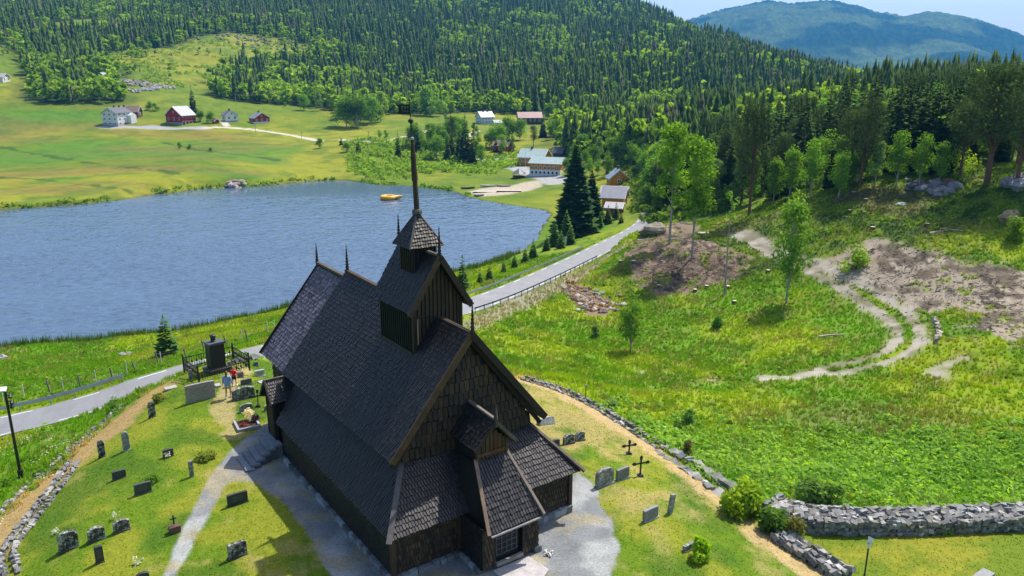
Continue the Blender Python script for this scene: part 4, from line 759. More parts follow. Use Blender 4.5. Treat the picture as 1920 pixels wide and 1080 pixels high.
# ---- grass, reeds, shrubs (nobody could count them)
grassm = foliage_mat('grass_blades', rnd=0, trans=.3)
def ground_at(x, y):
    """colour and cover class of the lookup sheet"""
    r = np.clip(np.hypot(x, y), RR[0], RR[-1]*.999); a = np.clip(np.arctan2(x, y), azf[0], azf[-1]-1e-6); j = np.clip(np.searchsorted(RR, r)-1, 0, len(RR)-2); i = np.clip(((a-azf[0])/(azf[1]-azf[0])).astype(int), 0, 898); return GC[j, i], GK[j, i]
def scatter(n, r0, r1, a0=-39, a1=39, p=1.3):
    u = rg.random(n); r = (r0**p+(r1**p-r0**p)*u)**(1/p); a = np.radians(rg.uniform(a0, a1, n)); return r*np.sin(a), r*np.cos(a)
def tufts(name, x, y, h, wd, cols, label, nb=5, lean=.45, cat='grass', m=None):
    n = len(x); z = H(x, y); V = np.zeros((n, nb, 3, 3)); 
    for k in range(nb):
        a = rg.uniform(0, 6.28, n); l = rg.uniform(.1, lean, n)*h; hk = h*rg.uniform(.6, 1.1, n); cx, cy = np.cos(a), np.sin(a); w_ = wd*rg.uniform(.7, 1.3, n); ox = rg.uniform(-.5, .5, n)*h*.6; oy = rg.uniform(-.5, .5, n)*h*.6
        V[:, k, 0] = np.stack([x+ox-cy*w_, y+oy+cx*w_, z-.03], -1); V[:, k, 1] = np.stack([x+ox+cy*w_, y+oy-cx*w_, z-.03], -1); V[:, k, 2] = np.stack([x+ox+cx*l, y+oy+cy*l, z+hk], -1)
    C = np.repeat(cols[:, None]*rg.uniform(.85, 1.2, (n, nb, 1)), 3, axis=1).reshape(-1, 3)
    o = np_mesh(name, V.reshape(-1, 3), np.arange(n*nb*3).reshape(-1, 3), m or grassm, C); tag(o, label, cat, kind='stuff')
x, y = scatter(95000, 24, 135, p=1.25); c, k = ground_at(x, y); dr, _ = segdist(x, y, ROAD); ds = sdist(x, y, SHORE); ok = (k == 0) & (dr > RW+.5) & (ds > .5) & (rg.random(len(x)) < .35+1.1*fbm(x/4, y/4, 91)); x, y, c = x[ok], y[ok], c[ok]
r = np.hypot(x, y); tufts('meadow_grass', x, y, .14+.26*fbm(x/5, y/5, 92)+.10*rg.random(len(x)), .014+r*.0004, c*1.8, 'tall lush green grass and herbs growing over the meadow', nb=8)
x, y = scatter(60000, 24, 66, p=1.2); c, k = ground_at(x, y); ok = (k == 1); x, y, c = x[ok], y[ok], c[ok]; tufts('lawn_grass', x, y, .03+.04*rg.random(len(x)), .014+np.hypot(x, y)*.0005, c*2.1, 'short dry and green turf of the churchyard', nb=4, lean=.9)
# reeds at the near shore
Q = resample(SHORE[:13], .22); x = []; y = []
for rep in range(9): off = rg.uniform(-.6, 3.4, len(Q)); dd = np.gradient(Q, axis=0); dd /= np.hypot(dd[:, 0], dd[:, 1])[:, None]; x.append(Q[:, 0]+dd[:, 1]*off+rg.normal(0, .2, len(Q))); y.append(Q[:, 1]-dd[:, 0]*off+rg.normal(0, .2, len(Q)))
x = np.concatenate(x); y = np.concatenate(y); ok = rg.random(len(x)) < .3+.9*fbm(x/6, y/6, 95); x, y = x[ok], y[ok]; n = len(x)
tufts('reeds', x, y, rg.uniform(.7, 1.5, n), .07+0*x, lerpc((.05,.12,.015), (.12,.18,.045), rg.random(n)), 'tall green reeds along the near lakeshore', nb=4, lean=.25, cat='reeds')
# broad-leaved herbs and low scrub: clumps of leaves
def clumps(name, x, y, h, c0, c1, label, nl=26, sz=.16, cat='undergrowth', m=None):
    n = len(x); z = H(x, y); V = np.zeros((n, nl, 4, 3)); C = np.zeros((n, nl, 4, 3)); t0 = np.clip(rg.random(n)*.5+(fbm(x/2.5, y/2.5, 152)-.3)*1.4, 0, 1)
    for k in range(nl):
        d = rg.normal(size=(n, 3)); d /= np.linalg.norm(d, axis=1)[:, None]; d[:, 2] = np.abs(d[:, 2]); p = np.stack([x, y, z-.05], -1)+d*h[:, None]*rg.uniform(.5, 1.1, n)[:, None]*np.array([1.15,1.15,1]); nv = d+rg.normal(size=(n, 3))*.6; nv /= np.linalg.norm(nv, axis=1)[:, None]
        u = np.cross(nv, rg.normal(size=(n, 3))); u /= np.linalg.norm(u, axis=1)[:, None]; v = np.cross(nv, u); s = (sz*rg.uniform(.6, 1.4, n)*(.5+h))[:, None]
        V[:, k, 0] = p+u*s; V[:, k, 1] = p+v*s*.55; V[:, k, 2] = p-u*s; V[:, k, 3] = p-v*s*.55; C[:, k] = lerpc(c0, c1, np.clip(t0*.6+rg.random(n)*.4, 0, 1))[:, None]
    o = np_mesh(name, V.reshape(-1, 3), np.arange(n*nl*4).reshape(-1, 4), m or leaf, C.reshape(-1, 3)); tag(o, label, cat, kind='stuff')
x, y = scatter(9000, 30, 62, 5, 39, p=1.6); c, k = ground_at(x, y); A1 = pixz(1350, 870); dd = np.hypot((x-A1[0]-8)/18, (y-A1[1])/8.5)+(fbm(x/3, y/3, 96)-.5); ok = (k == 0) & (rg.random(len(x)) < sst(1.25, .55, dd+(fbm(x/1.5, y/1.5, 171)-.5)*.9)); x, y = x[ok], y[ok]; clumps('herb_patch', x, y, rg.uniform(.15, .5, len(x))*(.6+.8*fbm(x/2, y/2, 151)), (.05,.115,.018), (.16,.24,.045), 'dense raspberry and herb growth filling the lower meadow', sz=.17, nl=18)
x, y = scatter(16000, 45, 230, -39, 39, p=1.5); c, k = ground_at(x, y); ds = sdist(x, y, SHORE); dr, _ = segdist(x, y, ROAD); ok = (k == 0) & (dr > RW+1) & (ds > 1) & ((fbm(x/9, y/9, 97) > .56) | ((np.hypot(x, y) > 95) & (fbm(x/5, y/5, 98) > .54) & (x > 10))); x, y = x[ok], y[ok]; clumps('meadow_scrub', x, y, rg.uniform(.15, .5, len(x)), (.06,.105,.012), (.12,.20,.025), 'low leafy scrub scattered over the meadow and mossy slope', nl=14, sz=.2)
x, y = scatter(9000, 225, 420, -12, 12, p=1.2); A4 = pixz(690, 300); dd = np.hypot((x-A4[0])/58, (y-A4[1])/38)+(fbm(x/14, y/14, 99)-.5)*.9; ds = sdist(x, y, SHORE); ok = (dd < 1) & (ds > 6) & (rg.random(len(x)) < .6); x, y = x[ok], y[ok]; clumps('marsh_scrub', x, y, rg.uniform(.6, 1.9, len(x)), (.07,.13,.02), (.16,.24,.035), 'pale green willow scrub on the marsh across the lake', nl=10, sz=.33)
x, y = scatter(9000, 430, 760, -38, -3, p=1.1); dcl = np.minimum.reduce([sdist(x, y, P) for P in CLR[:2]]); ok = (dcl < 0) & (fbm(x/18, y/18, 103) > .5); x, y = x[ok], y[ok]; clumps('clearing_scrub', x, y, rg.uniform(.7, 1.9, len(x)), (.06,.11,.02), (.15,.21,.04), 'young scrub regrowing in the hillside clearings', nl=8, sz=.4)
x, y = scatter(9000, 95, 260, 6, 39, p=1.2); dfo = forest_d(x, y)+(fbm(x/4, y/4, 161)-.5)*8; ok = (dfo < 3) & (dfo > -22) & (rg.random(len(x)) < .8); x, y = x[ok], y[ok]; clumps('forest_undergrowth', x, y, rg.uniform(.5, 1.7, len(x)), (.03,.06,.012), (.09,.14,.022), 'dark bushy undergrowth filling the foot of the right forest edge', nl=16, sz=.3)
x, y = scatter(60000, 26, 110, p=1.3); c, k = ground_at(x, y); dr, _ = segdist(x, y, ROAD); ds = sdist(x, y, SHORE); ok = (k == 0) & (dr > RW+.8) & (ds > 1) & (fbm(x/3.5, y/2.2, 163, 4) > .56) & (rg.random(len(x)) < .5); x, y = x[ok], y[ok]; n = len(x); tufts('seed_heads', x, y, rg.uniform(.3, .6, n), .010+np.hypot(x, y)*.0003, lerpc((.22,.20,.06), (.36,.28,.14), rg.random(n)), 'straw coloured flowering grass stems over the meadow', nb=4, lean=.3)
# far shore fringe
Q = resample(SHORE[20:], 1.1); dd = np.gradient(Q, axis=0); dd /= np.hypot(dd[:, 0], dd[:, 1])[:, None]; off = rg.uniform(.2, 2.4, len(Q)); x = Q[:, 0]+dd[:, 1]*off; y = Q[:, 1]-dd[:, 0]*off; ok = fbm(x/14, y/14, 107) > .42; x, y = x[ok], y[ok]; clumps('shore_scrub', x, y, rg.uniform(.4, 1.3, len(x)), (.04,.09,.015), (.10,.17,.025), 'low bushes fringing the far shore of the lake', nl=12, sz=.3)
# white flowers on the road verge, and a bush or two
x, y = scatter(5200, 33, 60, -39, -20, p=1.5); c, k = ground_at(x, y); dr, _ = segdist(x, y, ROAD); ok = (k == 0) & (dr > RW+.6) & (fbm(x/2.5, y/2.5, 109) > .52); x, y = x[ok], y[ok]; n = len(x); white = foliage_mat('petals', rnd=0, trans=.3)
clumps('verge_flowers', x, y, rg.uniform(.16, .34, n), (.55,.56,.48), (.72,.72,.66), 'white cow parsley flowering on the road verge and bank', nl=3, sz=.075, cat='flowers', m=white)
x, y = scatter(3500, 44, 62, 8, 39, p=1.5); ok = (fbm(x/3, y/3, 111) > .66); x, y = x[ok], y[ok]; clumps('meadow_flowers', x, y, rg.uniform(.3, .5, len(x)), (.5,.5,.42), (.7,.7,.6), 'white flower heads sprinkled in the meadow grass', nl=2, sz=.07, cat='flowers', m=white)
def bush(px, py, wpx, label, c0=(.04,.09,.015), c1=(.11,.19,.03), cat='bush', tall=.8, n=700, group=None):
    x, y, z = at(px, py); r = math.sqrt(x*x+y*y+(CAMZ-z)**2)*wpx/FPX/2; q = leafy_mesh(n, r*2*tall, r*.8, 0, int(px*7+py), .13*min(max(r, .5), 1.6), c0, c1, lumps=14)
    e = empty('bush', (x, y, z), 0, label, cat, group); np_mesh('foliage', q[0], q[1], leaf, q[2], e); b = MB()
    for L_ in q[3]: b.tube([(0,0,-.1), (L_[0]*.5,L_[1]*.5,L_[2]*.5), (L_[0],L_[1],L_[2])], [.03,.02,.008], 4, (.09,.06,.04), cap=False)
    b.build('stem', bark, e)
bush(1313, 1048, 52, 'round clipped yellow-green bush half covering a small stone on the dry lawn', (.12,.22,.012), (.26,.36,.02), n=1500)
bush(1390, 962, 88, 'largest yellow-green bush spilling over the stone wall corner', (.06,.13,.012), (.22,.27,.02), tall=.55, n=1800)
bush(1452, 995, 70, 'dark green bush where the two stone walls meet', (.03,.07,.012), (.09,.15,.03), tall=.55, n=1300)
bush(1515, 950, 90, 'pale leafy bush behind the end of the right stone wall', (.07,.13,.03), (.15,.23,.06), tall=.5, n=1500)
bush(1560, 960, 60, 'small pale bush leaning on the top of the right stone wall', (.07,.14,.03), (.17,.25,.05), n=900)
bush(1490, 1010, 50, 'low brownish bush at the foot of the wall junction', (.06,.06,.02), (.12,.12,.04), n=800)
bush(1287, 855, 34, 'dark reddish bush just outside the right churchyard wall', (.05,.05,.02), (.10,.08,.03))
bush(1145, 768, 30, 'grey-green bush beside the right churchyard wall near the sign post', (.08,.13,.05), (.15,.21,.09))
bush(1115, 634, 26, 'dark round bush in the meadow left of the small birch', (.03,.07,.02), (.07,.11,.03))
bush(1290, 800, 40, 'low grey-green bush in the middle of the yellowish meadow', (.06,.12,.03), (.12,.2,.06)); bush(1270, 808, 24, 'small dark bush beside the low grey-green meadow bush', (.03,.07,.02), (.08,.13,.03))
bush(217, 768, 26, 'green bush at the roadside end of the left stone bank', (.05,.11,.02), (.12,.2,.04))
bush(1345, 617, 30, 'small dark green bush low in the hollow', (.03,.09,.02), (.08,.16,.03)); bush(1228, 428, 30, 'dark ivy-like bush on the rock knob beside the road end', (.03,.07,.02), (.08,.13,.03)); bush(1600, 505, 70, 'bright yellow-green bush on the bank above the dirt track', (.06,.12,.012), (.18,.24,.02), tall=.5)
bush(1790, 322, 90, 'wide bright bush spread on the knoll below the pines', (.07,.13,.012), (.19,.25,.02), tall=.4); bush(1900, 452, 44, 'mossy yellow-green bush on the boulder at the right edge', (.06,.12,.012), (.15,.22,.02))
# ============================================================ houses and farm
paint = mat('painted_boards', attr=True, rough=.7, n1=1.5, amp=.12, spec=.3); roofm = mat('roof_sheet', attr=True, rough=.5, n1=.9, amp=.15, spec=.4)
glass = mat('window_glass', (.02,.025,.03), .15, spec=.6)
def house(name, px, py, lpx, gpx, wpx, rpx, th, wall, roof, label, cat='house', base=None, wl=(0,0), wg=(0,0), chim=0, ov=.5, z0=.0, trim=(.75,.75,.72), door=None):
    x, y, z = at(px, py); r = math.hypot(x, y); s = math.sqrt(y*y+(CAMZ-z)**2)/FPX; rz = math.radians(th)-math.atan2(x, y); ta = x/y; L = lpx*s/max(abs(math.cos(rz)-ta*math.sin(rz)), .2); W = gpx*s/max(abs(math.sin(rz)+ta*math.cos(rz)), .2); hw = wpx*s; hr = rpx*s
    sx = -1 if th > 0 else 1     # near corner is at local (sx*L/2, -W/2)
    c, sn = math.cos(rz), math.sin(rz); cx = x-(c*sx*L/2-sn*(-W/2)); cy = y-(sn*sx*L/2+c*(-W/2)); zz = min(float(H(cx, cy)), z)
    e = empty(name, (cx, cy, zz), rz, label, cat)
    b = MB(); b.prism([(-L/2,-W/2,-1.5), (-L/2,W/2,-1.5), (-L/2,W/2,hw), (-L/2,0,hw+hr), (-L/2,-W/2,hw)], (L,0,0), wall); b.build('wall', paint, e)
    if base:
        b = MB(); hb = hw*base[0]; b.box((0,0,hb/2-.75), (L+.08,W+.08,hb+1.5), col=base[1]); b.build('basement', paint, e)
    b = MB(); k = hr/(W/2); o = ov
    for sg in (-1, 1): b.prism([(-L/2-o,0,hw+hr+.02), (-L/2-o,sg*(W/2+o),hw-k*o+.02), (-L/2-o,sg*(W/2+o),hw-k*o+.17), (-L/2-o,0,hw+hr+.17)], (L+2*o,0,0), roof)
    for sg in (-1, 1):
        for q in (-1, 1): b.bar((q*(L/2+o+.03),0,hw+hr+.0), (q*(L/2+o+.03),sg*(W/2+o),hw-k*o-.0), .06, .22, trim)
    rf = b.build('roof', roofm, e)
    for q in range(chim): b = MB(); b.box(((q-.3)*L*.35, .1, hw+hr+.3), (.6,.6,1.2), col=(.12,.06,.05)); b.box(((q-.3)*L*.35, .1, hw+hr+.93), (.75,.75,.1), col=(.08,.08,.08)); b.build('chimney', roofm, rf)
    def win(p, ax, w_=.9, h_=1.15):
        b = MB(); n = Vector(ax); u = Vector((-n.y, n.x, 0)); p = Vector(p)
        b.prism([tuple(p-u*w_/2-Vector((0,0,h_/2))), tuple(p+u*w_/2-Vector((0,0,h_/2))), tuple(p+u*w_/2+Vector((0,0,h_/2))), tuple(p-u*w_/2+Vector((0,0,h_/2)))], tuple(n*.07), trim); o = b.build('window', paint, e)
        b = MB()
        for q in (-1, 1): m_ = p+u*q*w_*.22+n*.075; a = w_*.17; b.prism([tuple(m_-u*a-Vector((0,0,h_*.38))), tuple(m_+u*a-Vector((0,0,h_*.38))), tuple(m_+u*a+Vector((0,0,h_*.38))), tuple(m_-u*a+Vector((0,0,h_*.38)))], tuple(n*.01))
        b.build('pane', glass, o)
    nf, nr_ = wl; g_ = sx
    for rr_ in range(nr_):
        for q in range(nf): win((-L/2+L*(q+.5)/nf, -W/2, hw*(rr_+.62)/nr_), (0,-1,0), min(1.1, L/nf*.5), min(1.3, hw/nr_*.42))
    nf, nr_ = wg
    for rr_ in range(nr_):
        for q in range(nf): win((g_*L/2, -W/2+W*(q+.5)/nf, hw*(rr_+.62)/nr_), (g_,0,0), min(1.1, W/nf*.5), min(1.3, hw/nr_*.42))
    if wg[0]: win((g_*L/2, 0, hw+hr*.35), (g_,0,0), .8, .8)
    if door: b = MB(); b.box((door*L, -W/2-.04, 1.0), (1.1,.1,2.0), col=(.05,.04,.04)); b.build('door', paint, e)
    return e, L, W, hw, hr
RED = (.30,.022,.02); WH = (.72,.73,.72); OR = (.60,.24,.025)
e, L, W, hw, hr = house('barn', 342, 235, 26, 29, 18, 15, 45, RED, (.33,.33,.36), 'big red barn with pale sheet roof on the farm', 'barn', wl=(5,2), wg=(3,1), base=(.28,(.32,.31,.31)), trim=(.62,.55,.53))
for q in range(4): b = MB(); b.box((-L/2+L*(q+.5)/4, -W/2-.06, .75), (L/8, .12, 1.5), col=(.02,.018,.02)); b.build('doorway', paint, e)
e, L, W, hw, hr = house('farmhouse', 222, 237, 27, 28, 24, 9, 45, WH, (.10,.10,.12), 'large white farmhouse with dark grey roof and garage floor', 'house', wl=(3,3), wg=(3,3), chim=3, base=(.24,(.50,.51,.53)))
b = MB(); b.prism([(L*.18,-W/2-2.2,0), (L*.18+3.6,-W/2-2.2,0), (L*.18+3.6,-W/2-2.2,hw*.78), (L*.18+1.8,-W/2-2.2,hw*.98), (L*.18,-W/2-2.2,hw*.78)], (0,2.3,0), WH); b.build('wing', paint, e)
house('shed', 259, 221, 22, 9, 12, 9, -30, (.13,.07,.045), (.34,.22,.17), 'brown timber shed with rusty roof just behind the white farmhouse', 'shed', wg=(1,1))
house('cottage', 424, 229, 7, 23, 12, 8, -62, WH, (.13,.14,.17), 'small white cottage with dark roof between the farm and the red cabin', 'house', wl=(1,1), wg=(2,1), chim=1, base=(.2,(.4,.4,.4)))
house('cabin', 477, 232, 9, 29, 10, 9, -62, RED, (.20,.22,.25), 'red cabin with white base and grey roof beside the gravel lane', 'house', wl=(1,1), wg=(3,1), chim=1, base=(.3,WH))
house('shed', 402, 232, 4, 9, 5, 4, -55, RED, (.25,.12,.1), 'tiny red shed left of the white cottage', 'shed')
house('hut', 223, 56, 6, 6, 4, 3, -40, (.25,.24,.22), (.3,.3,.32), 'tiny grey hut high in the upper hillside clearing', 'hut')
house('shed', 197, 151, 6, 12, 8, 6, 40, (.06,.055,.055), (.28,.28,.30), 'dark shed with grey roof above the stone terraces on the left hillside', 'shed')
house('house', 6, 155, 9, 14, 10, 6, -35, WH, (.4,.38,.38), 'white house cut by the left picture edge below the woods', 'house', wg=(2,1))
house('farmhouse', 903, 233, 23, 11, 13, 9, 28, (.60,.64,.70), (.30,.31,.36), 'white farmhouse with grey roof at the forest foot', 'house', wl=(4,2), wg=(2,2), chim=2)
house('porch_annex', 928, 235, 12, 5, 5, 4, 20, WH, (.3,.31,.35), 'low white annex right of the grey-roofed farmhouse', 'annex')
house('barn', 973, 233, 42, 5, 12, 9, 8, (.10,.055,.045), (.42,.25,.22), 'long brown barn with pinkish rusty roof at the forest foot', 'barn', wl=(5,1))
house('cabin', 950, 288, 26, 14, 14, 8, -28, (.38,.06,.02), (.22,.15,.12), 'rust red cabin half hidden by trees left of the school', 'house', wl=(3,1), wg=(1,1))
house('school_wing', 1018, 310, 46, 15, 15, 13, -20, OR, (.34,.44,.42), 'rear orange school wing with pale mint metal roof', 'building', wl=(7,1), chim=1, trim=(.8,.8,.78))
e, L, W, hw, hr = house('school', 1050, 328, 57, 13, 21, 9, -16, OR, (.28,.37,.37), 'long orange school with white ground floor and grey-green roof', 'building', wl=(7,1), wg=(1,1), base=(.42,WH), trim=(.8,.8,.78))
for q in range(7): b = MB(); b.box((-L/2+L*(q+.6)/7.4, -W/2-.06, hw*.20), (L/18, .12, hw*.2), col=(.02,.02,.03)); b.build('basement_window', paint, e)
house('house', 1052, 292, 15, 6, 6, 8, -20, (.10,.09,.09), (.09,.09,.11), 'dark-roofed house behind the end of the orange school', 'house')
e, L, W, hw, hr = house('house', 1143, 350, 6, 35, 16, 15, -74, OR, (.24,.31,.38), 'orange house with blue-grey gable roof in the grove', 'house', wg=(1,1), chim=1)
house('outbuilding', 1174, 366, 46, 5, 9, 9, -8, (.55,.42,.32), (.52,.42,.38), 'low building with pale pinkish roof in front of the orange gabled house', 'building')
house('barn', 1168, 389, 40, 9, 21, 16, -10, OR, (.30,.30,.34), 'orange barn with pale grey roof above the red roadside shed', 'barn', wg=(1,1))
house('shed', 1163, 403, 27, 7, 15, 7, -10, (.22,.015,.03), (.38,.36,.38), 'dark red shed with pale lean roof nearest the road end', 'shed')
# gazebo
x, y, z = at(973, 333); e = empty('gazebo', (x, y, z), 0, 'small dark pavilion with pointed roof on the gravel yard by the lake', 'gazebo'); b = MB(); cs = [(math.cos(a)*2.3, math.sin(a)*2.3, 1.5) for a in np.linspace(0, 2*math.pi, 9)[:-1]]; b.add(cs+[(0,0,3.1)], [(k, (k+1) % 8, 8) for k in range(8)]+[tuple(range(8))[::-1]], (.12,.13,.15)); b.build('roof', roofm, e)
for k in range(8): b = MB(); b.bar((cs[k][0]*.85, cs[k][1]*.85, 0), (cs[k][0]*.85, cs[k][1]*.85, 1.6), .14, col=(.10,.06,.04)); b.build('post', wood, e)
b = MB(); b.box((0,0,.35), (3.0,3.0,.5), col=(.10,.065,.045), rz=.4); b.build('bench', wood, e)
# tank by the hillside shed, stone terraces
x, y, z = at(204, 151); e = MB(); e.tube([(-2.6,0,1.2), (2.6,.4,1.2)], 1.25, 12, (.02,.12,.13)); o = e.build('storage_tank', paint, None, (x, y, z)); tag(o, 'dark teal storage tank lying beside the dark hillside shed', 'tank')
rock = mat('rock', attr=True, rough=.92, n1=1.6, amp=.3, n2=9, amp2=.3, bump=.6, bscale=8, spec=.2)
def rockv(b, c, r, col, g, sq=(1,1,.7)):
    n, m = (6, 4) if r < .7 else (11, 8); vs = []; ph = g.random()*6; jl = [[g.uniform(.72, 1.15) for _ in range(6)] for _ in range(4)]; jj = [[jl[min(int(a_*4/m), 3)][int(b_*6/n) % 6]*g.uniform(.93, 1.07) for b_ in range(n)] for a_ in range(m)]
    for k in range(m):
        f = (k+.5)/m*math.pi
        for q in range(n): a = q/n*2*math.pi+ph; rr = r*jj[k][q]; vs.append((c[0]+math.sin(f)*math.cos(a)*rr*sq[0], c[1]+math.sin(f)*math.sin(a)*rr*sq[1], c[2]+math.cos(f)*rr*sq[2]))
    fs = [(k*n+q, (k+1)*n+q, (k+1)*n+(q+1) % n, k*n+(q+1) % n) for k in range(m-1) for q in range(n)]+[tuple(range(n)), tuple(range((m-1)*n, m*n))[::-1]]; b.add(vs, fs, col)
def rockpile(name, pxs, n, r0, r1, cols, label, cat, seed=1, spread=1.5, kind='stuff'):
    g = random.Random(seed); b = MB(); P = [at(*q) for q in pxs]
    for k in range(n):
        q = g.randrange(len(P)-1) if len(P) > 1 else 0; f = g.random(); A_ = P[q]; B_ = P[min(q+1, len(P)-1)]; x = A_[0]+(B_[0]-A_[0])*f+g.gauss(0, spread); y = A_[1]+(B_[1]-A_[1])*f+g.gauss(0, spread); r = g.uniform(r0, r1)
        c = g.choice(cols); kk = g.uniform(.7, 1.2); rockv(b, (x, y, float(H(x, y))+r*.25), r, tuple(v*kk for v in c), g)
    o = b.build(name, rock); tag(o, label, cat, kind=kind)
rockpile('stone_terrace', [(215,150),(262,158),(300,165)], 70, .6, 1.5, [(.35,.33,.32),(.28,.27,.27),(.38,.30,.25)], 'grey blasted rock spread in terraces beside the dark hillside shed', 'rocks', 3, 4)
rockpile('stone_terrace', [(245,172),(280,168),(312,163)], 90, .5, 1.2, [(.42,.41,.41),(.35,.34,.34)], 'pale stone bank along the lower edge of the hillside terraces', 'rocks', 4, 3)
rockpile('felled_clearing', [(400,75),(470,72),(520,85),(560,95)], 120, .6, 1.9, [(.30,.26,.22),(.22,.19,.16),(.18,.2,.1)], 'grey brown logging waste and rocks in the felled hillside clearing', 'debris', 5, 16)
rockpile('shore_stone', [(438,347),(446,347)], 16, .8, 1.7, [(.36,.27,.24),(.40,.33,.30)], 'pinkish stone heap standing at the far shoreline', 'stone heap', 6, 1, None)
rockpile('road_rubble', [(1072,542),(1100,560),(1130,582)], 260, .12, .5, [(.28,.16,.08),(.34,.24,.15),(.20,.16,.13),(.42,.38,.33)], 'brown broken rubble tipped down the bank below the road', 'rubble', 7, 1.3)
def twigs(name, pxs, n, cols, label, seed, spread, L=(.25,1.1)):
    g = random.Random(seed); b = MB(); P = [at(*q) for q in pxs]
    for k in range(n):
        A_ = g.choice(P); x = A_[0]+g.gauss(0, spread); y = A_[1]+g.gauss(0, spread); z = float(H(x, y)); a = g.uniform(0, 6.28); l = g.uniform(*L); c = g.choice(cols); kk = g.uniform(.6, 1.3); r = g.uniform(.012, .05)
        b.tube([(x,y,z+g.uniform(0,.12)), (x+math.cos(a)*l*.5,y+math.sin(a)*l*.5,z+g.uniform(.05,.25)), (x+math.cos(a+.3)*l,y+math.sin(a+.3)*l,z+g.uniform(0,.35))], [r,r*.8,r*.3], 4, tuple(v*kk for v in c), cap=False)
    for k in range(n//5):
        A_ = g.choice(P); x = A_[0]+g.gauss(0, spread); y = A_[1]+g.gauss(0, spread); c = g.choice(cols); rockv(b, (x, y, float(H(x, y))), g.uniform(.05,.22), tuple(v*.8 for v in c), g, (1,1,.5))
    tag(b.build(name, rock), label, 'debris', kind='stuff')
MC = [(.20,.14,.10),(.12,.085,.065),(.38,.30,.23),(.16,.12,.09)]
twigs('felling_debris', [(1200,500),(1240,520),(1300,500),(1290,470),(1380,500),(1240,450),(1220,480),(1340,515),(1260,535)], 1500, MC, 'brown twigs, roots and bark debris covering the felled mound', 8, 2.6)
twigs('slope_debris', [(1700,530),(1800,520),(1860,560),(1900,620),(1780,560),(1640,500),(1850,590),(1700,480),(1650,400),(1780,420)], 1300, [(.20,.16,.12),(.34,.29,.24),(.10,.08,.06)], 'grey brown branches and bark strewn on the bare soil at the right', 9, 3.6)
def boulder(px, py, wpx, label, col, sq=(1,.8,.6), cat='rock', name='boulder', group=None):
    x, y, z = at(px, py); r = math.sqrt(x*x+y*y+(CAMZ-z)**2)*wpx/FPX/2; g = random.Random(px+py); b = MB()
    for k in range(7): rockv(b, (g.uniform(-.5,.5)*r*(k > 0), g.uniform(-.4,.4)*r*(k > 0), r*sq[2]*.3), r*(1 if k == 0 else g.uniform(.35,.6)), tuple(v*g.uniform(.8,1.15) for v in col), g, sq)
    o = b.build(name, rock, None, (x, y, z)); tag(o, label, cat, group)
boulder(1226, 436, 52, 'rounded grey rock knob beside the place where the road disappears', (.24,.22,.2), (1,.8,.55))
boulder(1895, 416, 36, 'mossy boulder at the right edge of the cleared slope', (.34,.26,.16), (1,.8,.8)); boulder(1689, 384, 18, 'flat pale blue-grey rock slab on the mossy slope', (.5,.52,.56), (1,.7,.4))
rockpile('rock_outcrop', [(1715,352),(1745,357),(1780,360)], 34, .4, 1.1, [(.17,.16,.17),(.25,.24,.25)], 'long low broken grey outcrop in the knoll below the pines', 'rock', 31, .6, None); rockpile('rock_outcrop', [(1900,345),(1919,350)], 22, .6, 1.4, [(.20,.19,.2),(.28,.27,.28)], 'grey cliff face at the right picture edge', 'rock', 32, .5, None); boulder(1700, 340, 16, 'small grey outcrop left of the long knoll outcrop', (.3,.29,.3), (1,.5,.5))
boulder(1164, 530, 8, 'single pinkish stone in the grass below the road', (.5,.36,.28)); boulder(235, 668, 24, 'pale grey stone heap in the grass between fence and lake', (.36,.34,.31), (1,.7,.5)); boulder(1777, 345, 22, 'broken rock with brown earth on the slope below the outcrop', (.22,.16,.11)); boulder(1470, 352, 30, 'low rock under the birches left of the open-crowned pine', (.25,.23,.2), (1,.6,.4)); boulder(6, 672, 16, 'whitish stone among reeds at the left picture edge', (.5,.48,.45))
boulder(1320, 438, 22, 'pale flat sawn slab lying on top of the mound', (.55,.5,.42), (1,.5,.25))
# stumps
def stump(px, py, label, w_=.26):
    x, y, z = at(px, py); e = empty('tree_stump', (x, y, z), 0, label, 'tree stump', 'stumps left on the felled ground'); b = MB(); b.tube([(0,0,-.2), (0,0,.05), (0,0,.34)], [w_*1.4, w_*1.1, w_], 9, (.12,.09,.06), cap=False); b.build('stub', bark, e); b = MB(); b.tube([(0,0,.33), (0,0,.36)], w_, 9, (.62,.50,.34)); b.build('cut_face', wood, e)
for px, py, lb in [(1164,493,'pale cut stump at the left edge of the brown mound'),(1188,493,'small stump just right of the leftmost mound stump'),(1235,539,'pale wide stump with roots at the lower tip of the mound'),(1303,547,'pale stump at the lower edge of the mound, left of a pair'),(1325,540,'pale stump right of the pair below the mound'),(1365,541,'pale stump right at the foot of the thin bare birch'),(1377,569,'pale stump in deep grass below the thin bare birch'),(1440,511,'small stump in grass right of the mound'),(1636,430,'grey stump in the clearing right of the lone birch'),(1600,364,'pale stump at the foot of the open-crowned pine'),(1623,377,'small stump just below the open-crowned pine'),(1738,424,'pale stump on the mossy slope beside fallen branches'),(1593,398,'small pale stump on the bank above the dirt track'),(1500,462,'dark old stump near the bend of the dirt track')]: stump(px, py, lb, .30 if py < 500 else .24)
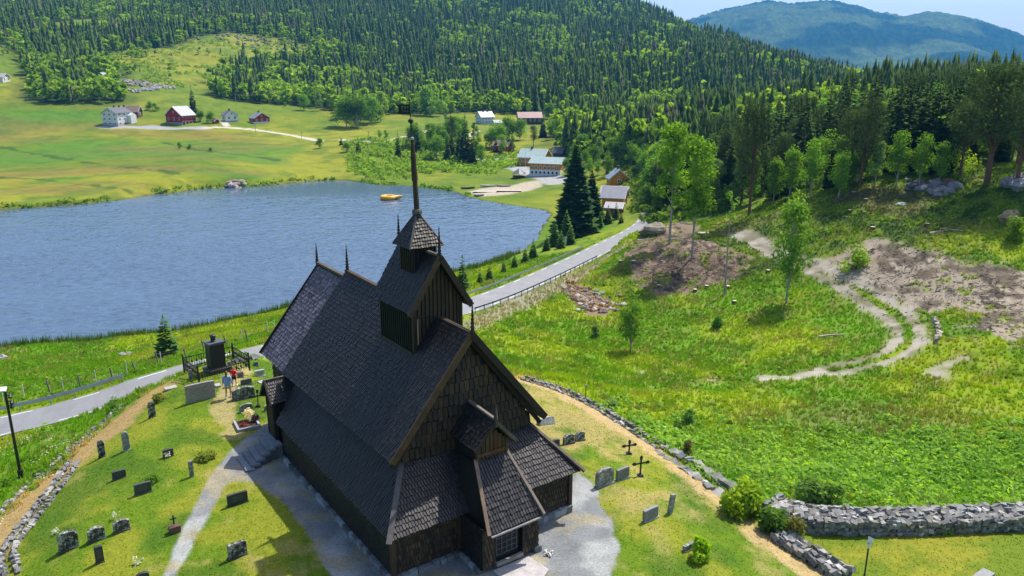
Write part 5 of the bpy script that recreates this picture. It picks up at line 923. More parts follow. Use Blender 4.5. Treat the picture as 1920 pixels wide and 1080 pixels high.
for px, py, a, lb in [(1760,438,.3,'pale fallen branch on the slope right of the clearing'),(1785,434,2.6,'second pale fallen branch crossing on the slope'),(1560,633,.1,'fallen grey log at the edge of the green hollow'),(1210,452,.2,'pale peeled log lying on the felled mound'),(1272,452,-.5,'brown root log sticking up on the mound')]:
    x, y, z = at(px, py); b = MB(); b.tube([(-1.4,0,.15), (-.3,.12,.22), (1.3,0,.3)], [.12,.10,.05], 7, (.42,.36,.28)); b.tube([(.2,.08,.25), (.8,.5,.5)], [.05,.02], 5, (.4,.34,.27)); o = b.build('fallen_branch', wood, None, (x, y, z)); o.rotation_euler = (0,0,a); tag(o, lb, 'branch')
# ------------------------------------------------------------ dry stone walls
def drywall(pts_, w_, h, label, seed, sz=.34, flat=True, cols=((.24,.24,.23),(.16,.16,.16),(.33,.32,.30),(.21,.20,.17))):
    g = random.Random(seed); P = resample([(*at(*q)[:2],) for q in pts_], sz*.8); b = MB(); d = np.gradient(P, axis=0); d /= np.hypot(d[:, 0], d[:, 1])[:, None]
    rows = max(1, int(h/(sz*.55))); cr = max(1, int(w_/(sz*.75)))
    for k in range(len(P)):
        an = math.atan2(d[k, 1], d[k, 0]); z0 = min(float(H(P[k, 0]+o_*d[k, 1], P[k, 1]-o_*d[k, 0])) for o_ in (-w_/2, w_/2))
        for q in range(rows):
            for m_ in range(cr):
                if 0 < m_ < cr-1 and q < rows-1: continue
                off = (m_/(max(cr-1, 1))-.5)*w_ if cr > 1 else g.uniform(-.1,.1); x = P[k, 0]+d[k, 1]*off+g.uniform(-.08,.08); y = P[k, 1]-d[k, 0]*off+g.uniform(-.08,.08); c = g.choice(cols); kk = g.uniform(.7, 1.25)
                top = q == rows-1; b.box((x, y, z0+(q+.5)*h/rows+g.uniform(-.04,.04)), (sz*g.uniform(.7,1.25), sz*g.uniform(.6,1.0), h/rows*g.uniform(.85,1.25)), an+g.uniform(-.35,.35), tuple(v*kk for v in c), rx=g.uniform(-.5,.5) if top else g.uniform(-.08,.08), ry=g.uniform(-.4,.4) if top else g.uniform(-.12,.12), jit=.3)
    o = b.build('stone_wall', rock); tag(o, label, 'stone wall'); return o
drywall([(1448,962),(1480,978),(1530,990),(1620,992),(1700,992),(1800,988),(1900,984),(2000,978)], 1.2, .88, 'thick dry stone wall running to the right edge above the lower lawn', 1, .30)
drywall([(983,712),(1040,729),(1100,755),(1140,778),(1180,803),(1240,843)], .5, .24, 'low crumbling stone wall along the right churchyard edge beside the dry path', 2, .26)
drywall([(1240,846),(1290,876),(1340,910),(1390,945)], 1.0, .30, 'broad flat slabs of the collapsed wall before the yellow-green bush', 12, .55)
drywall([(1460,1010),(1500,1035),(1550,1066),(1590,1090)], .8, .45, 'broken stone wall stub going out of the picture at the bottom right', 3, .30)
drywall([(20,1079),(14,1040),(32,1010),(60,975),(105,918),(140,868)], .5, .28, 'inner grey stone row of the left churchyard bank', 4, .24)
drywall([(-30,985),(5,958),(40,925),(75,893),(110,865),(150,830),(195,790),(235,757)], .35, .18, 'outer stone row of the left churchyard bank above the road verge', 5, .24)
drywall([(480,672),(452,676),(430,683)], .4, .3, 'short low stone edge beside the road behind the monument', 6, .3)
drywall([(1751,598),(1760,620),(1757,645)], .5, .4, 'short low retaining row at the outer bend of the dirt track', 7, .4, cols=((.42,.36,.27),(.3,.27,.22)))
# ------------------------------------------------------------ gravestones
gran = mat('gravestone_granite', attr=True, rough=.55, n1=6, amp=.25, n2=30, amp2=.3, spec=.4, bump=.2, bscale=25); lich = mat('lichened_stone', attr=True, rough=.9, n1=9, amp=.3, n2=30, amp2=.2, col2=(.42,.42,.36), bump=.4, bscale=20)
iron = mat('black_iron', (.012,.012,.013), .5, n1=5, amp=.3); steel = mat('galvanised_steel', (.42,.43,.44), .4, n1=3, amp=.15, metal=.7); darks = mat('dark_steel', (.05,.05,.055), .5, metal=.4, n1=3, amp=.2)
GA = math.atan2(CB[1], CB[0])
DK = (.032,.034,.034); GY_ = (.13,.13,.13)
def stone_(px, py, wpx, hpx, label, shape='flat', col=DK, m=None, ang=0, lean=0, th=.16, plinth=True, name='gravestone', flowers=False):
    x, y, z = at(px, py); a = GA+ang; p0 = pix(x-math.cos(a)*.5, y-math.sin(a)*.5, z); p1 = pix(x+math.cos(a)*.5, y+math.sin(a)*.5, z); W = wpx*.88/abs(p1[0]-p0[0]); th = min(th, W*.5) if shape != 'flat' else th; p2 = pix(x, y, z+1); h = (hpx*.95-th*12)/abs(p2[1]-p0[1]/2-p1[1]/2)
    e = empty(name, (x, y, z), a, label, 'gravestone', None); e.rotation_euler = (lean, 0, a); m = m or gran
    pr = [(-W/2, -.15), (W/2, -.15)]
    if shape == 'flat': pr += [(W/2, h*.97), (W*.3, h), (-W*.3, h), (-W/2, h*.97)]
    elif shape == 'round': pr += [(W/2*math.cos(t), h*.72+h*.28*math.sin(t)) for t in np.linspace(0, math.pi, 9)]
    elif shape == 'point': pr += [(W/2, h*.8), (0, h), (-W/2, h*.8)]
    elif shape == 'wave': pr += [(W/2, h*.82), (W*.38, h*.86), (W*.25, h*.96), (0, h), (-W*.25, h*.96), (-W*.38, h*.86), (-W/2, h*.82)]
    b = MB(); b.prism([(p[0], -th/2, p[1]) for p in pr], (0, th, 0), col); o = b.build('slab', m, e)
    bv = o.modifiers.new('bevel', 'BEVEL'); bv.width = .015; bv.segments = 2; bv.limit_method = 'ANGLE'
    if plinth and h > .3: b = MB(); b.box((0,0,.0), (W*1.06, th*1.5, .12), col=tuple(v*1.6 for v in col)); b.build('plinth', gran, e)
    if shape != 'none' and h > .45 and m is gran:       # incised text panel read as fine lines
        b = MB(); rs_ = random.Random(px)
        for q in range(4): wq = W*rs_.uniform(.35,.6); b.box((0, -th/2-.003, h*(.75-.13*q)), (wq, .004, h*.03), col=(.16,.15,.13))
        b.build('inscription', gran, e)
    if flowers: b = MB(); 
    return e
stone_(286,782,15,33,'tall narrow dark slab nearest the grassy hump, upper left group','round',DK,lich)
stone_(238,844,15,39,'light grey tall narrow lichened slab in the left lawn','round',(.22,.22,.22),lich)
stone_(192,857,15,36,'black tall narrow slab left of the light grey tall one','round',(.02,.022,.022),lich)
stone_(316,856,22,17,'small low dark slab with a white posy in the middle of the left lawn','flat',(.05,.05,.05))
stone_(360,894,9,34,'thin upright grey post stone beside the mound near the gravel path','flat',(.15,.15,.15),lich,plinth=False)
stone_(224,897,29,18,'low dark slab with level top left of the one with a green tuft behind','flat',(.05,.055,.055))
stone_(269,925,36,23,'dark slab with green tuft behind it on the left lawn','flat',(.06,.065,.06))
stone_(446,945,43,24,'wide dark slab nearest the gravel fork beside the church','flat',(.035,.04,.04),th=.14)
stone_(130,1029,43,38,'largest dark headstone with lichened arched top, leftmost of the row of three','round',(.035,.036,.034),lich,th=.24)
stone_(182,1012,37,28,'dark arched headstone in the middle of the row of three','wave',(.04,.04,.038),lich,th=.22)
stone_(229,995,35,25,'dark headstone with white flowers behind, rightmost of the row of three','wave',(.05,.05,.048),lich,th=.2)
stone_(188,1054,18,34,'narrow dark pillar stone in front of the row of three','flat',(.04,.042,.042))
stone_(446,1043,39,30,'isolated dark headstone on the lawn island between path and church','flat',(.035,.036,.036),lich,th=.2)
stone_(269,1092,27,22,'dark headstone cut off by the bottom picture edge','round',(.04,.04,.04))
e = stone_(328,997,24,17,'reddish block stone topped with a small iron cross','flat',(.12,.06,.045),th=.34,plinth=False)
b = MB(); b.bar((0,0,.4), (0,0,.85), .06, col=DK); b.bar((-.13,0,.68), (.13,0,.68), .05, col=DK); b.build('iron_cross', iron, e)
stone_(377,750,62,36,'very wide pale pinkish memorial slab, biggest stone near the monument','flat',(.30,.26,.25),th=.18,plinth=False)
stone_(457,747,47,26,'wide arched stone speckled with pale lichen beside the walking girl','wave',(.07,.075,.07),lich,th=.25)
stone_(462,721,23,13,'small square grey stone just behind the wide arched lichened one','flat',(.10,.10,.10))
stone_(451,708,12,13,'small rounded grey stone right beside the boy in red','flat',(.12,.12,.12))
stone_(487,706,21,15,'small pale stone, lightest one near the choir corner','flat',(.42,.42,.42))
stone_(462,771,28,17,'low grey arched stone directly behind the planted grave bed','round',(.12,.13,.12),lich)
stone_(358,713,8,23,'slim grey post stone left of the railed monument','flat',(.14,.14,.15),lich,plinth=False)
stone_(500,770,10,13,'little round-topped stone almost hidden by the choir porch','round',(.2,.2,.2),lich)
stone_(480,664+22,9,10,'little dark stone beside the choir corner','flat',(.1,.1,.1))
stone_(1024,795,31,17,'leaning pale grey rounded boulder stone beside the nave eave','round',(.26,.28,.28),lich,lean=-.35,th=.35,plinth=False)
stone_(1040,837,19,16,'dark headstone half hidden behind the aisle roof, first of three in a line','wave',(.045,.045,.045),th=.15)
stone_(1066,832,22,21,'dark wavy-topped headstone, middle of three in a line behind the church','wave',(.04,.04,.04),lich)
stone_(1087,826,18,20,'dark headstone with pale ornament, last of three in a line behind the church','wave',(.07,.07,.07),lich)
stone_(1133,909,34,36,'tall lichen-streaked grey headstone right of the church','round',(.15,.15,.15),lich,th=.22)
stone_(1167,898,25,24,'plain smooth grey headstone beside the lichen-streaked one','flat',(.16,.17,.17))
stone_(1219,974,29,25,'plain grey headstone standing alone nearest the leaning post stone','flat',(.20,.21,.22))
stone_(1256,962,8,38,'thin leaning slate post stone on the dry lawn','flat',(.20,.22,.22),lich,lean=0,plinth=False).rotation_euler = (0,.16,GA)
stone_(1292,1030,24,14,'little stub stone half under the clipped round bush','flat',(.16,.16,.16),lich)
stone_(1842,1082,28,10,'grey block stone at the very bottom of the lower right lawn','flat',(.2,.2,.2),th=.5)
for px, py, w_, lb in [(320,729,22,'flat pale lying slab beside the wide pinkish memorial'),(493,718,16,'flat grey lying slab below the small pale stone'),(408,724,10,'small pale lying slab just right of the wide pinkish memorial')]:
    x, y, z = at(px, py); b = MB(); b.box((0,0,.06), (w_*.035, .5, .12), GA, (.36,.36,.34), jit=.05); tag(b.build('lying_slab', stone, None, (x, y, z)), lb, 'gravestone')
def cross(px, py, top, wpx, label, s_=1):
    x, y, z = at(px, py); D_ = math.sqrt(x*x+y*y+(CAMZ-z)**2); s = D_/FPX; h = (py-top)*s/math.cos(math.asin((CAMZ-z)/D_)); w_ = wpx*s/.85; b = MB(); b.bar((0,0,-.2), (0,0,h), .085, .06); b.bar((-w_/2,0,h*.68), (w_/2,0,h*.68), .06, .085)
    for p in ((-w_/2,0,h*.68), (w_/2,0,h*.68), (0,0,h)): b.box(p, (.15,.05,.15), 0, (.5,)*3, ry=.785); 
    for p in ((-w_/2+.09,0,h*.68), (w_/2-.09,0,h*.68), (0,0,h-.1)): b.box(p, (.05,.07,.17) if p[0] else (.17,.07,.05))
    b.box((0,0,.03), (.26,.26,.12)); o = b.build('iron_cross', iron, None, (x, y, z)); o.rotation_euler = (0,.03,GA-.25); tag(o, label, 'grave cross')
cross(1179, 851, 829, 21, 'smaller black iron grave cross nearer the right stone wall'); cross(1200, 892, 860, 25, 'larger black iron grave cross right of the smooth grey headstone'); cross(484, 762, 735, 21, 'black iron grave cross beside the choir porch')
# planted grave bed
x, y, z = at(463, 797); e = empty('grave_bed', (x, y, z), GA-.1, 'framed grave bed planted with dark flowers beside the side door path', 'grave bed'); b = MB()
for c_, d_ in (((0,-.75,.08),(1.3,.12,.2)), ((-.6,0,.08),(.12,1.4,.2)), ((.6,0,.08),(.12,1.4,.2))): b.box(c_, d_, col=(.34,.34,.35))
b.box((0,0,.02), (1.1,1.4,.1), col=(.06,.035,.025)); b.build('kerb_frame', stone, e)
q = leafy_mesh(420, .75, .42, 0, 5, .07, (.25,.22,.20), (.55,.50,.48), lumps=8); o = np_mesh('flowers', q[0]+[.2,.4,0], q[1], leaf, q[2], e); q = leafy_mesh(300, .5, .34, 0, 6, .07, (.015,.012,.03), (.06,.03,.05), lumps=8); np_mesh('dark_flowers', q[0]+[.5,.1,0], q[1], leaf, q[2], e); q = leafy_mesh(140, .3, .3, 0, 8, .05, (.10,.02,.02), (.2,.06,.05), lumps=6); np_mesh('red_flowers', q[0]+[-.2,-.2,0], q[1], leaf, q[2], e)
# white posies as small things
for px, py, lb in [(313,860,'white posy laid in front of the small low dark slab'),(217,972,'white flowers growing behind the rightmost of the three arched stones'),(258,1055,'white daisies in the lawn near the bottom edge'),(108,1000,'white flowers on the shoulder of the largest arched headstone')]:
    x, y, z = at(px, py); q = leafy_mesh(70, .28, .28, 0, px, .05, (.6,.6,.56), (.75,.75,.7), lumps=5); o = np_mesh('flower_posy', q[0], q[1], white, q[2]); o.location = (x, y, z); tag(o, lb, 'flowers')
# grassy hump and tufts
bush(300, 752, 30, 'grassy tussock hump between the tall slab and the wide memorial', (.09,.13,.02), (.2,.2,.05), 'tussock', .35, 900); bush(383, 862, 44, 'low grassy mound behind the thin upright post stone', (.07,.12,.015), (.2,.2,.05), 'tussock', .22, 1200); bush(284, 905, 34, 'green tuft behind the dark slab on the left lawn', (.04,.10,.012), (.09,.16,.02), 'tuft', .25, 500)
# railed monument
x, y, z = at(407, 694); e = empty('monument', (x, y, z), GA+.12, 'black stone pedestal with an urn on top, standing inside an iron railing', 'monument'); b = MB(); b.box((0,0,.12), (1.5,1.3,.26), col=(.05,.05,.05)); b.prism([(-.5,-.42,.25), (.5,-.42,.25), (.5,.42,.25), (-.5,.42,.25)], (0,0,1.75), (.016,.017,.018)); b.box((0,0,2.05), (1.12,.96,.14), col=(.08,.09,.10)); b.build('pedestal', gran, e)
b = MB(); b.tube([(-.05,0,2.1), (-.05,0,2.16), (-.05,0,2.2), (-.05,0,2.5), (-.05,0,2.56), (-.05,0,2.62)], [.2,.2,.15,.19,.21,.12], 10, (.02,.02,.022)); b.build('urn', gran, e)
e2 = empty('iron_railing', (x, y, z), GA+.12, 'low ornate black iron railing enclosing the urn monument', 'railing'); RX, RY = 1.75, 1.35
for (ax, ay), (bx_, by_) in (((-RX,-RY),(RX,-RY)), ((RX,-RY),(RX,RY)), ((RX,RY),(-RX,RY)), ((-RX,RY),(-RX,-RY))):
    b = MB(); n = int(math.hypot(bx_-ax, by_-ay)/.16)
    if (ax, ay) == (-RX, -RY): h_ = .62
    else: h_ = .95
    for zz in (.25, h_): b.bar((ax,ay,zz), (bx_,by_,zz), .045)
    for k in range(n): f = (k+.5)/n; X_, Y_ = ax+(bx_-ax)*f, ay+(by_-ay)*f; b.bar((X_,Y_,.1), (X_,Y_,h_+.06), .028); (k % 2) and b.box((X_,Y_,h_*.6), (.11,.11,.11), .5, ry=.785)
    b.build('rail_panel', iron, e2)
for ax in (-RX, RX):
    for ay in (-RY, RY): b = MB(); b.tube([(ax,ay,-.1), (ax,ay,1.1), (ax,ay,1.15), (ax,ay,1.25)], [.06,.055,.09,.02], 8); b.build('post', iron, e2)
# ------------------------------------------------------------ guard rails, fence, signs, lamps
def offline(off, xa, xb):
    d = np.gradient(RS[:, :2], axis=0); d /= np.hypot(d[:, 0], d[:, 1])[:, None]; P = np.stack([RS[:, 0]+d[:, 1]*off, RS[:, 1]-d[:, 0]*off, RS[:, 2]], -1); X_, _ = pix(P[:, 0], P[:, 1], P[:, 2]); ok = (X_ > xa) & (X_ < xb) & (P[:, 1] > 30); return P[ok], d[ok]
def guardrail(off, xa, xb, label, m, side, two=True, step=4):
    P, d = offline(off, xa, xb); e = empty('guard_rail', tuple(P[0]), 0, label, 'guard rail'); O = P[0]; b = MB(); n = len(P); Q = P-O
    for zc, hh_, bul in ((.62,.13,.03), (.48,.13,.03)) if two else ((.58,.16,.02),):
        vs = []; 
        for k in range(n):
            nx, ny = d[k, 1]*side, -d[k, 0]*side
            for dz_, o_ in ((hh_/2,0), (0,bul), (-hh_/2,0)): vs.append((Q[k,0]+nx*o_, Q[k,1]+ny*o_, Q[k,2]+zc+dz_))
        f = []
        for k in range(n-1):
            for j in range(2): f.append((k*3+j, (k+1)*3+j, (k+1)*3+j+1, k*3+j+1))
        b.add(vs, f)
    o = b.build('rail_beam', m, e); o.modifiers.new('thick', 'SOLIDIFY').thickness = .02
    for k in range(0, n, step): b = MB(); b.bar((Q[k,0]-d[k,1]*side*.06, Q[k,1]+d[k,0]*side*.06, Q[k,2]-.4), (Q[k,0]-d[k,1]*side*.06, Q[k,1]+d[k,0]*side*.06, Q[k,2]+.70), .09); b.build('post', darks if not two else steel, e)
guardrail(-(RW+.3), 860, 1093, 'long steel guard rail on the lake side of the road beyond the church', steel, 1); guardrail(-(RW+.3), -30, 236, 'steel guard rail on the lake side of the road at the left edge', steel, 1)
guardrail(RW+.35, 886, 1122, 'guard rail on dark posts along the near side of the road beyond the church', darks, -1, two=False)
def fence(pp, label, hgt=1.15, seed=1):
    g = random.Random(seed); x0, y0, z0 = at(*pp[0][:2]); e = empty('wire_fence', (x0, y0, z0), 0, label, 'fence'); T = []
    for px, py, kd in pp:
        x, y, z = at(px, py); b = MB(); h_ = hgt*g.uniform(.9, 1.15); lx, ly = (g.uniform(-.28,-.05), g.uniform(-.1,.1)) if kd else (g.uniform(-.04,.04), 0); c_ = (.20,.18,.15) if kd else (.62,.61,.58); b.tube([(x-x0,y-y0,z-z0-.3), (x-x0+lx,y-y0+ly,z-z0+h_)], .065 if kd else .035, 6, c_); b.build('post', wood, e); T.append((x-x0+lx*.8, y-y0, z-z0+h_*.85))
    b = MB()
    for dz_ in (0, -.4):
        for a, c_ in zip(T[:-1], T[1:]): b.tube([(a[0],a[1],a[2]+dz_), (c_[0],c_[1],c_[2]+dz_)], .008, 3, (.15,.14,.13), cap=False)
    b.build('wire', wood, e)
fence([(a/3, 560+c/3+4, k) for a, c, k in [(20,572,0),(140,553,0),(285,523,1),(360,513,0),(455,488,1),(545,470,0),(638,448,1),(715,420,0),(768,402,1),(895,362,1),(910,357,0),(1052,333,1),(1155,283,1),(1280,260,1),(1362,233,0),(1397,233,1),(1510,190,0),(1545,170,0)]], 'wire fence on leaning grey and thin white posts between the road and the lakeshore')
fence([(882,604,0),(1060,438,0),(1075,434,1),(1090,431,0),(1105,428,1),(1125,424,0),(1150,418,0),(1170,412,0)][1:], 'short wire fence on pale posts above the lake side of the road end', .9, 2)
b = MB()
for px in range(395, 500, 12): pass
x, y, z = at(1060, 466); D_ = math.hypot(x, y); e = empty('road_sign', (x, y, z), 0, 'three round sign plates stacked on one pole beside the far road', 'road sign'); b = MB(); b.tube([(0,0,-.2), (0,0,2.3)], .04, 8); b.build('pole', steel, e)
for k, zz in enumerate((2.05, 1.5, 1.0)): b = MB(); b.tube([(0,-.05,zz), (0,-.08,zz)], .27 if k < 2 else .22, 16, (.42,.43,.45)); b.build('sign_plate', paint, e)
x, y, z = at(1098, 752); e = empty('sign_post', (x, y, z), 0, 'thin post with a small plate at the right churchyard wall', 'sign'); b = MB(); b.tube([(0,0,-.2), (0,0,1.15)], .03, 6, (.05,.05,.05)); b.build('pole', darks, e); b = MB(); b.box((0,-.03,1.12), (.2,.03,.16), col=(.3,.31,.33), rx=.4); b.build('plate', paint, e)
# left lamp mast with floodlight head
x, y, z = at(40, 897); R = ray(9, 733); r = math.hypot(x, y); top = CAMZ+float(R[2])*r/math.hypot(float(R[0]), float(R[1]))-z
e = empty('light_mast', (x, y, z), 0, 'black floodlight mast on the flowery verge at the left edge', 'lamp post'); b = MB(); b.tube([(0,0,-.2), (0,0,.1), (0,0,.55), (0,0,.56), (0,0,top)], [.15,.15,.15,.085,.07], 10); b.build('pole', iron, e); b = MB(); b.box((0,0,0), (.36,.36,.06)); b.build('base_plate', steel, e)
b = MB(); b.box((-.12,-.1,top+.12), (.5,.30,.10), .3, (.85,.88,.9), rx=.5); b.box((-.1,-.02,top+.05), (.46,.26,.07), .3, (.05,.05,.05), rx=.5); b.build('floodlight', paint, e)
for dz_, dx in ((-.25,.28), (-.6,.3), (-.85,.26)): b = MB(); b.bar((0,0,top+dz_), (dx,0,top+dz_), .05, col=(.02,.02,.02)); b.tube([(dx,.0,top+dz_+.05), (dx+.05,-.15,top+dz_-.1)], [.07,.11], 8, (.02,.02,.02)); b.build('spotlight', iron, e)
# right lamp, foot just below the picture
x, y = gz(1618, 1100, 13.3); x, y = float(x), float(y); z = float(H(x, y)); R = ray(1633, 1020); r = math.hypot(x, y); top = CAMZ+float(R[2])*r/math.hypot(float(R[0]), float(R[1]))-z
e = empty('lamp_post', (x, y, z), .5, 'slim dark lamp post with a white tilted head on the lower right lawn', 'lamp post'); b = MB(); b.tube([(0,0,-.2), (0,0,top-.15)], .035, 8); b.build('pole', darks, e); b = MB(); b.tube([(0,0,top-.2), (0,0,top), (.02,0,top+.04)], [.06,.085,.08], 10, (.75,.76,.76)); b.tube([(.0,0,top+.02), (.14,.02,top+.22)], [.08,.13], 10, (.72,.74,.76)); b.tube([(.135,.02,top+.215), (.145,.021,top+.23)], .10, 10, (.2,.2,.22)); b.build('lamp_head', paint, e)
# ------------------------------------------------------------ shore things
x, y, z = at(885, 361); e = empty('jetty', (x, y, .1), -.05, 'long pale wooden jetty with reddish side along the far lake beach', 'jetty'); s = math.hypot(x, y)/FPX
b = MB(); b.box((4.5*s/.16,0,.55), (52*s,2.2,.12), col=(.45,.42,.40)); b.build('deck', wood, e); b = MB(); b.box((70*s,-.9,.75), (46*s,1.6,.5), col=(.20,.09,.07)); b.box((70*s,-.9,1.02), (46*s,1.5,.06), col=(.50,.46,.44)); b.build('platform', wood, e)
for k in range(9): b = MB(); b.tube([(-2+k*1.6,-1.0,-1), (-2+k*1.6,-1.0,.6)], .09, 6, (.15,.12,.1)); b.build('pile', wood, e)
def boat(px, py, L, rz, col, label):
    x, y, z = at(px, py); e = empty('rowing_boat', (x, y, max(z, .1)), rz, label, 'boat'); b = MB(); vs = []; n = 9
    for k in range(n):
        f = k/(n-1)*2-1; w_ = (1-abs(f)**2.4)*.62+.03; up = .12*f*f
        vs += [(f*L/2,-w_,.5+up), (f*L/2,-w_*.6,.06), (f*L/2,w_*.6,.06), (f*L/2,w_,.5+up), (f*L/2*.97,w_*.85,.44+up), (f*L/2*.97,w_*.5,.14), (f*L/2*.97,-w_*.5,.14), (f*L/2*.97,-w_*.85,.44+up)]
    b.add(vs, [(k*8+j, (k+1)*8+j, (k+1)*8+(j+1) % 8, k*8+(j+1) % 8) for k in range(n-1) for j in range(8)], col); b.build('hull', paint, e); b = MB()
    for f in (-.2, .2): b.box((f*L,0,.36), (.22,1.0,.04), col=(.4,.3,.2))
    b.build('thwart', wood, e)
boat(877, 354, 4.5, .2, (.10,.11,.14), 'dark small rowing boat pulled up left of the jetty'); boat(915, 350, 5, .05, (.62,.64,.66), 'pale rowing boat on the beach behind the jetty'); boat(898, 368, 3, .1, (.35,.33,.3), 'grey little boat at the tip of the beach spit'); boat(944, 350, 4.5, -.1, (.45,.45,.48), 'grey rowing boat on the sand at the inner end of the jetty')
x, y = gz(728, 373, .1); s = math.hypot(float(x), float(y))/FPX; e = empty('inflatable_ring', (float(x), float(y), 0), -.05, 'yellow inflatable water toy floating on the lake behind the spire', 'inflatable'); ye = mat('yellow_vinyl', (.85,.42,.02), .35); R0 = 11.5*s; vs = []; fs = []; n, m_ = 28, 10
for k in range(n):
    a = k/n*2*math.pi
    for q in range(m_): c_ = q/m_*2*math.pi; rr = R0+math.cos(c_)*.55; vs.append((math.cos(a)*rr, math.sin(a)*rr, .55+math.sin(c_)*.62))
fs = [(k*m_+q, ((k+1) % n)*m_+q, ((k+1) % n)*m_+(q+1) % m_, k*m_+(q+1) % m_) for k in range(n) for q in range(m_)]; b = MB(); b.add(vs, fs); b.build('ring', ye, e, smooth=True); b = MB(); b.tube([(R0+.2,0,.55), (R0+1.6,0,.75), (R0+2.6,0,.85)], [.6,.5,.1], 10); b.build('nose', ye, e, smooth=True); b = MB(); b.tube([(0,0,.2), (0,0,.35)], R0-.3, 24, (.6,.35,.05)); b.build('floor', ye, e)
# utility poles with wires on the far side
pl_ = []
for px, py, tp, lb in [(443,199,176,'utility pole at the dark forest foot above the farm'),(520,196,172,'second utility pole right of the farm along the forest foot'),(692,268,246,'utility pole beside the pale lane left of the spire'),(480,252,232,'short pole beside the lane below the red cabin'),(566,262,247,'short pole at the lower end of the farm lane'),(985,312,278,'white flag pole in front of the orange school')]:
    x, y, z = at(px, py); r = math.hypot(x, y); R = ray(px, tp); h_ = CAMZ+float(R[2])*r/math.hypot(float(R[0]), float(R[1]))-z; fl = px == 985; e = empty('flag_pole' if fl else 'utility_pole', (x, y, z), 0, lb, 'pole'); b = MB(); b.tube([(0,0,-.3), (0,0,h_)], .11 if not fl else .07, 6, (.36,.33,.29) if not fl else (.7,.7,.7)); b.build('shaft', wood, e)
    if not fl: b = MB(); b.bar((-.7,0,h_-.4), (.7,0,h_-.4), .1, col=(.3,.27,.24)); b.build('crossarm', wood, e); pl_.append((x, y, z+h_-.35))
b = MB(); A_, B_ = pl_[0], pl_[1]
for o_ in (-.6, .6): b.tube([(A_[0]+(B_[0]-A_[0])*f, A_[1]+(B_[1]-A_[1])*f+o_, A_[2]+(B_[2]-A_[2])*f-3.5*f*(1-f)) for f in np.linspace(0, 1, 9)], .03, 4, (.1,.1,.1), cap=False)
o = b.build('power_line', iron); tag(o, 'thin power line strung between the two poles at the forest foot', 'power line')
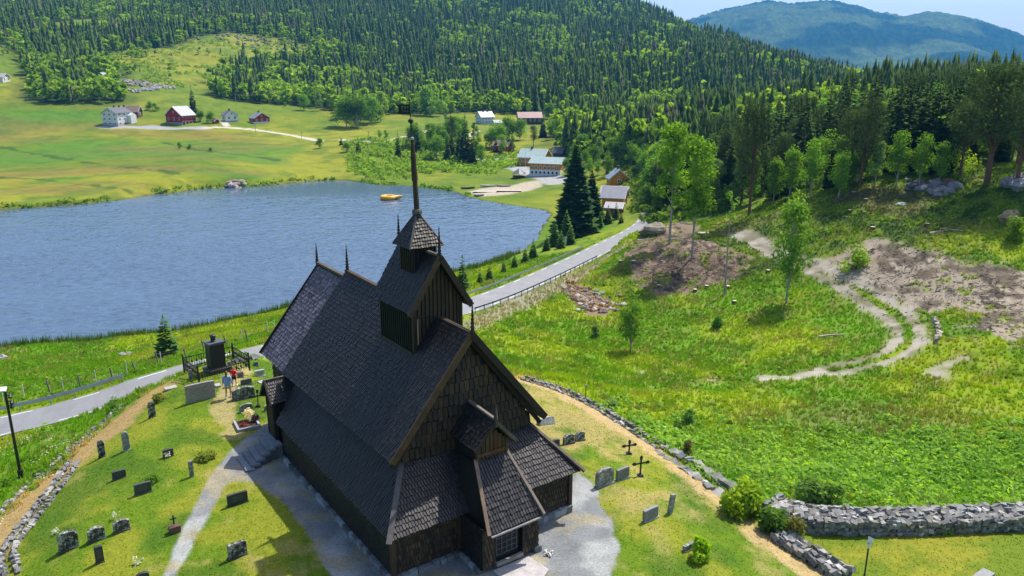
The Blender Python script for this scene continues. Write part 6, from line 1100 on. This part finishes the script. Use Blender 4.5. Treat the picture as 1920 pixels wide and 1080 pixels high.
# ------------------------------------------------------------ two walkers seen from behind
skin = mat('skin', (.50,.28,.19), .6); 
def person(px, py, h, rz, label, hair, shirt, bottom, sleeve, longhair, step):
    x, y, z = at(px, py); e = empty('person', (x, y, z), rz, label, 'person'); k = h/1.7
    J = dict(pel=(0,0,.93), bel=(0,0,1.08), che=(0,.01,1.30), nek=(0,.01,1.44), hea=(0,.0,1.50), top=(0,0,1.66), sl=(-.17,0,1.39), sr=(.17,0,1.39), el=(-.24,.02,1.12), er=(.24,-.04,1.12), wl=(-.24,-.10,.90), wr=(.25,.06,.88), hl=(-.24,-.13,.82), hr=(.25,.10,.81), pl=(-.09,0,.90), pr=(.09,0,.90), kl=(-.10,-.03-step*.5,.50), kr=(.10,-.03+step*.5,.50), al=(-.10,.03-step,.08), ar=(.10,.03+step,.10), fl=(-.10,-.13-step,.03), frr=(.10,-.11+step,.05))
    Rd = dict(pel=.125, bel=.105, che=.12, nek=.05, hea=.075, top=.085, sl=.055, sr=.055, el=.038, er=.038, wl=.026, wr=.026, hl=.03, hr=.03, pl=.085, pr=.085, kl=.055, kr=.055, al=.034, ar=.034, fl=.035, frr=.035)
    E_ = [('pel','bel'),('bel','che'),('che','nek'),('nek','hea'),('hea','top'),('che','sl'),('che','sr'),('sl','el'),('sr','er'),('el','wl'),('er','wr'),('wl','hl'),('wr','hr'),('pel','pl'),('pel','pr'),('pl','kl'),('pr','kr'),('kl','al'),('kr','ar'),('al','fl'),('ar','frr')]
    K = list(J); me = bpy.data.meshes.new('body'); me.from_pydata([tuple(v*k for v in J[q]) for q in K], [(K.index(a), K.index(c_)) for a, c_ in E_], []); o = bpy.data.objects.new('body', me); COL.objects.link(o); o.parent = e; me.materials.append(skin); o.modifiers.new('skin', 'SKIN')
    for i, q in enumerate(K): me.skin_vertices[0].data[i].radius = (Rd[q]*k, Rd[q]*k*(.75 if q in ('che','bel','pel') else 1)); me.skin_vertices[0].data[i].use_root = q == 'pel'
    sb = o.modifiers.new('sub', 'SUBSURF'); sb.levels = sb.render_levels = 2
    fab = mat('fabric', attr=True, rough=.9, n1=9, amp=.15)
    def loft(name, rings, col, n=12):
        b = MB(); vs = [(cx+math.cos(a)*rx, cy+math.sin(a)*ry, zz) for cx, cy, zz, rx, ry in rings for a in np.linspace(0, 2*math.pi, n+1)[:-1]]; b.add([tuple(v*k for v in p) for p in vs], [(r_*n+q, r_*n+(q+1) % n, (r_+1)*n+(q+1) % n, (r_+1)*n+q) for r_ in range(len(rings)-1) for q in range(n)]+[tuple(range((len(rings)-1)*n, len(rings)*n))], col); b.build(name, fab, e, smooth=True)
    loft('shirt', [(0,0,.88,.175,.125), (0,0,1.05,.165,.12), (0,0,1.25,.185,.135), (0,0,1.38,.19,.11), (0,0,1.45,.08,.07)], shirt)
    for sx in (-1, 1): loft('sleeve', [(sx*.245,-.02,1.12 if sleeve < .5 else .95,.06,.06), (sx*.23,0,1.2,.065,.065), (sx*.17,0,1.40,.075,.075)], shirt, 8); loft('shorts_leg', [(sx*.10,-.01,.62 if bottom[0] else .78,.095,.105), (sx*.095,0,.78,.10,.11), (sx*.08,0,.95,.11,.12)], bottom[1], 10)
    for sx, st_ in ((-1,-step), (1,step)): b = MB(); b.box(tuple(v*k for v in (sx*.10,-.07+st_,.045)), tuple(v*k for v in (.09,.25,.08)), col=(.75,.75,.74)); b.build('shoe', fab, e)
    b = MB(); R1 = .115*k
    for zz, dy, rr in ([(1.64,.0,1.0)]+([(1.58,.03,1.02),(1.50,.05,.8),(1.42,.08,.7),(1.34,.09,.55)] if longhair else [])): g = random.Random(3); rockv(b, (0,dy*k,zz*k), R1*rr, hair, g, (1,1,1))
    hn = b.build('hair', fab, e, smooth=True); s2 = hn.modifiers.new('sub', 'SUBSURF'); s2.levels = s2.render_levels = 2
person(429, 746, 1.80, math.pi+.1, 'woman walking away in light blue top with brown loose hair', (.16,.09,.05), (.20,.36,.60), (0,(.25,.38,.55)), 1, True, .16); person(440, 724, 1.36, math.pi-.1, 'boy walking away in a bright red shirt and black shorts', (.36,.22,.11), (.80,.02,.03), (1,(.012,.012,.015)), 0, False, .12)
# ------------------------------------------------------------ far mountain
SIL = [(1180,62),(1250,50),(1295,38),(1340,24),(1400,10),(1440,3),(1480,8),(1515,5),(1550,3),(1600,12),(1650,27),(1700,33),(1740,24),(1765,26),(1830,40),(1880,55),(1920,70),(2000,92),(2200,120),(2500,135)]
sa = [math.atan2(float(ray(*q)[0]), float(ray(*q)[1])) for q in SIL]; se = [float(ray(*q)[2])/math.hypot(float(ray(*q)[0]), float(ray(*q)[1])) for q in SIL]
aa = np.radians(np.linspace(3, 47, 330)); rr = np.geomspace(2350, 7000, 150); AA, RR_ = np.meshgrid(aa, rr); ridge = np.interp(AA, sa, se)*5000+CAMZ; x = RR_*np.sin(AA); y = RR_*np.cos(AA)
prof = sst(2350, 5000, RR_)**1.25*(1-.6*sst(5000, 7000, RR_)); spur = fbm(x/900, y/900, 121, 5)-.5; z = -75+(ridge+75)*prof+spur*260*prof*(1-prof)*3.2+(fbm(x/120, y/120, 123)-.5)*34*np.minimum(1, (RR_-2300)/500)*(1-.5*prof)+(fbm(x/28, y/28, 125)-.5)*16; z += 70*np.exp(-((RR_-3100)/260)**2)*(fbm(AA*30, AA*0, 127)); V = np.stack([x, y, z], -1).reshape(-1, 3); na = len(aa); j, i = np.meshgrid(np.arange(len(rr)-1), np.arange(na-1), indexing='ij'); F = np.stack([j*na+i, j*na+i+1, (j+1)*na+i+1, (j+1)*na+i], -1).reshape(-1, 4)[:, ::-1]
z += (rg.random(x.shape)-.5)*14*prof; V = np.stack([x, y, z], -1).reshape(-1, 3); t = sst(.44, .6, fbm(x/260, y/260, 131, 5)).ravel(); t2 = rg.random(len(t)); C = lerpc((.012,.035,.014), (.10,.14,.045), np.clip(t*.7+t2*.3, 0, 1)); mm = mat('mountain_forest', attr=True, rough=1, n1=.02, amp=.4, n2=.09, amp2=.4, spec=0); struct(np_mesh('mountain', V, F, mm, C, smooth=True))
# ------------------------------------------------------------ haze
hm = bpy.data.materials.new('haze'); hm.use_nodes = True; t = hm.node_tree; t.nodes.remove(t.nodes['Principled BSDF']); pv = t.nodes.new('ShaderNodeVolumePrincipled'); pv.inputs['Color'].default_value = (.08,.42,1,1); pv.inputs['Density'].default_value = .00012; pv.inputs['Anisotropy'].default_value = 0.2; t.links.new(pv.outputs[0], [q for q in t.nodes if q.type == 'OUTPUT_MATERIAL'][0].inputs['Volume'])
b = MB(); b.box((0, 0, 260), (14400, 14400, 740)); o = b.build('haze', hm); tag(o, 'pale blue summer haze filling the valley air', 'haze', kind='stuff')
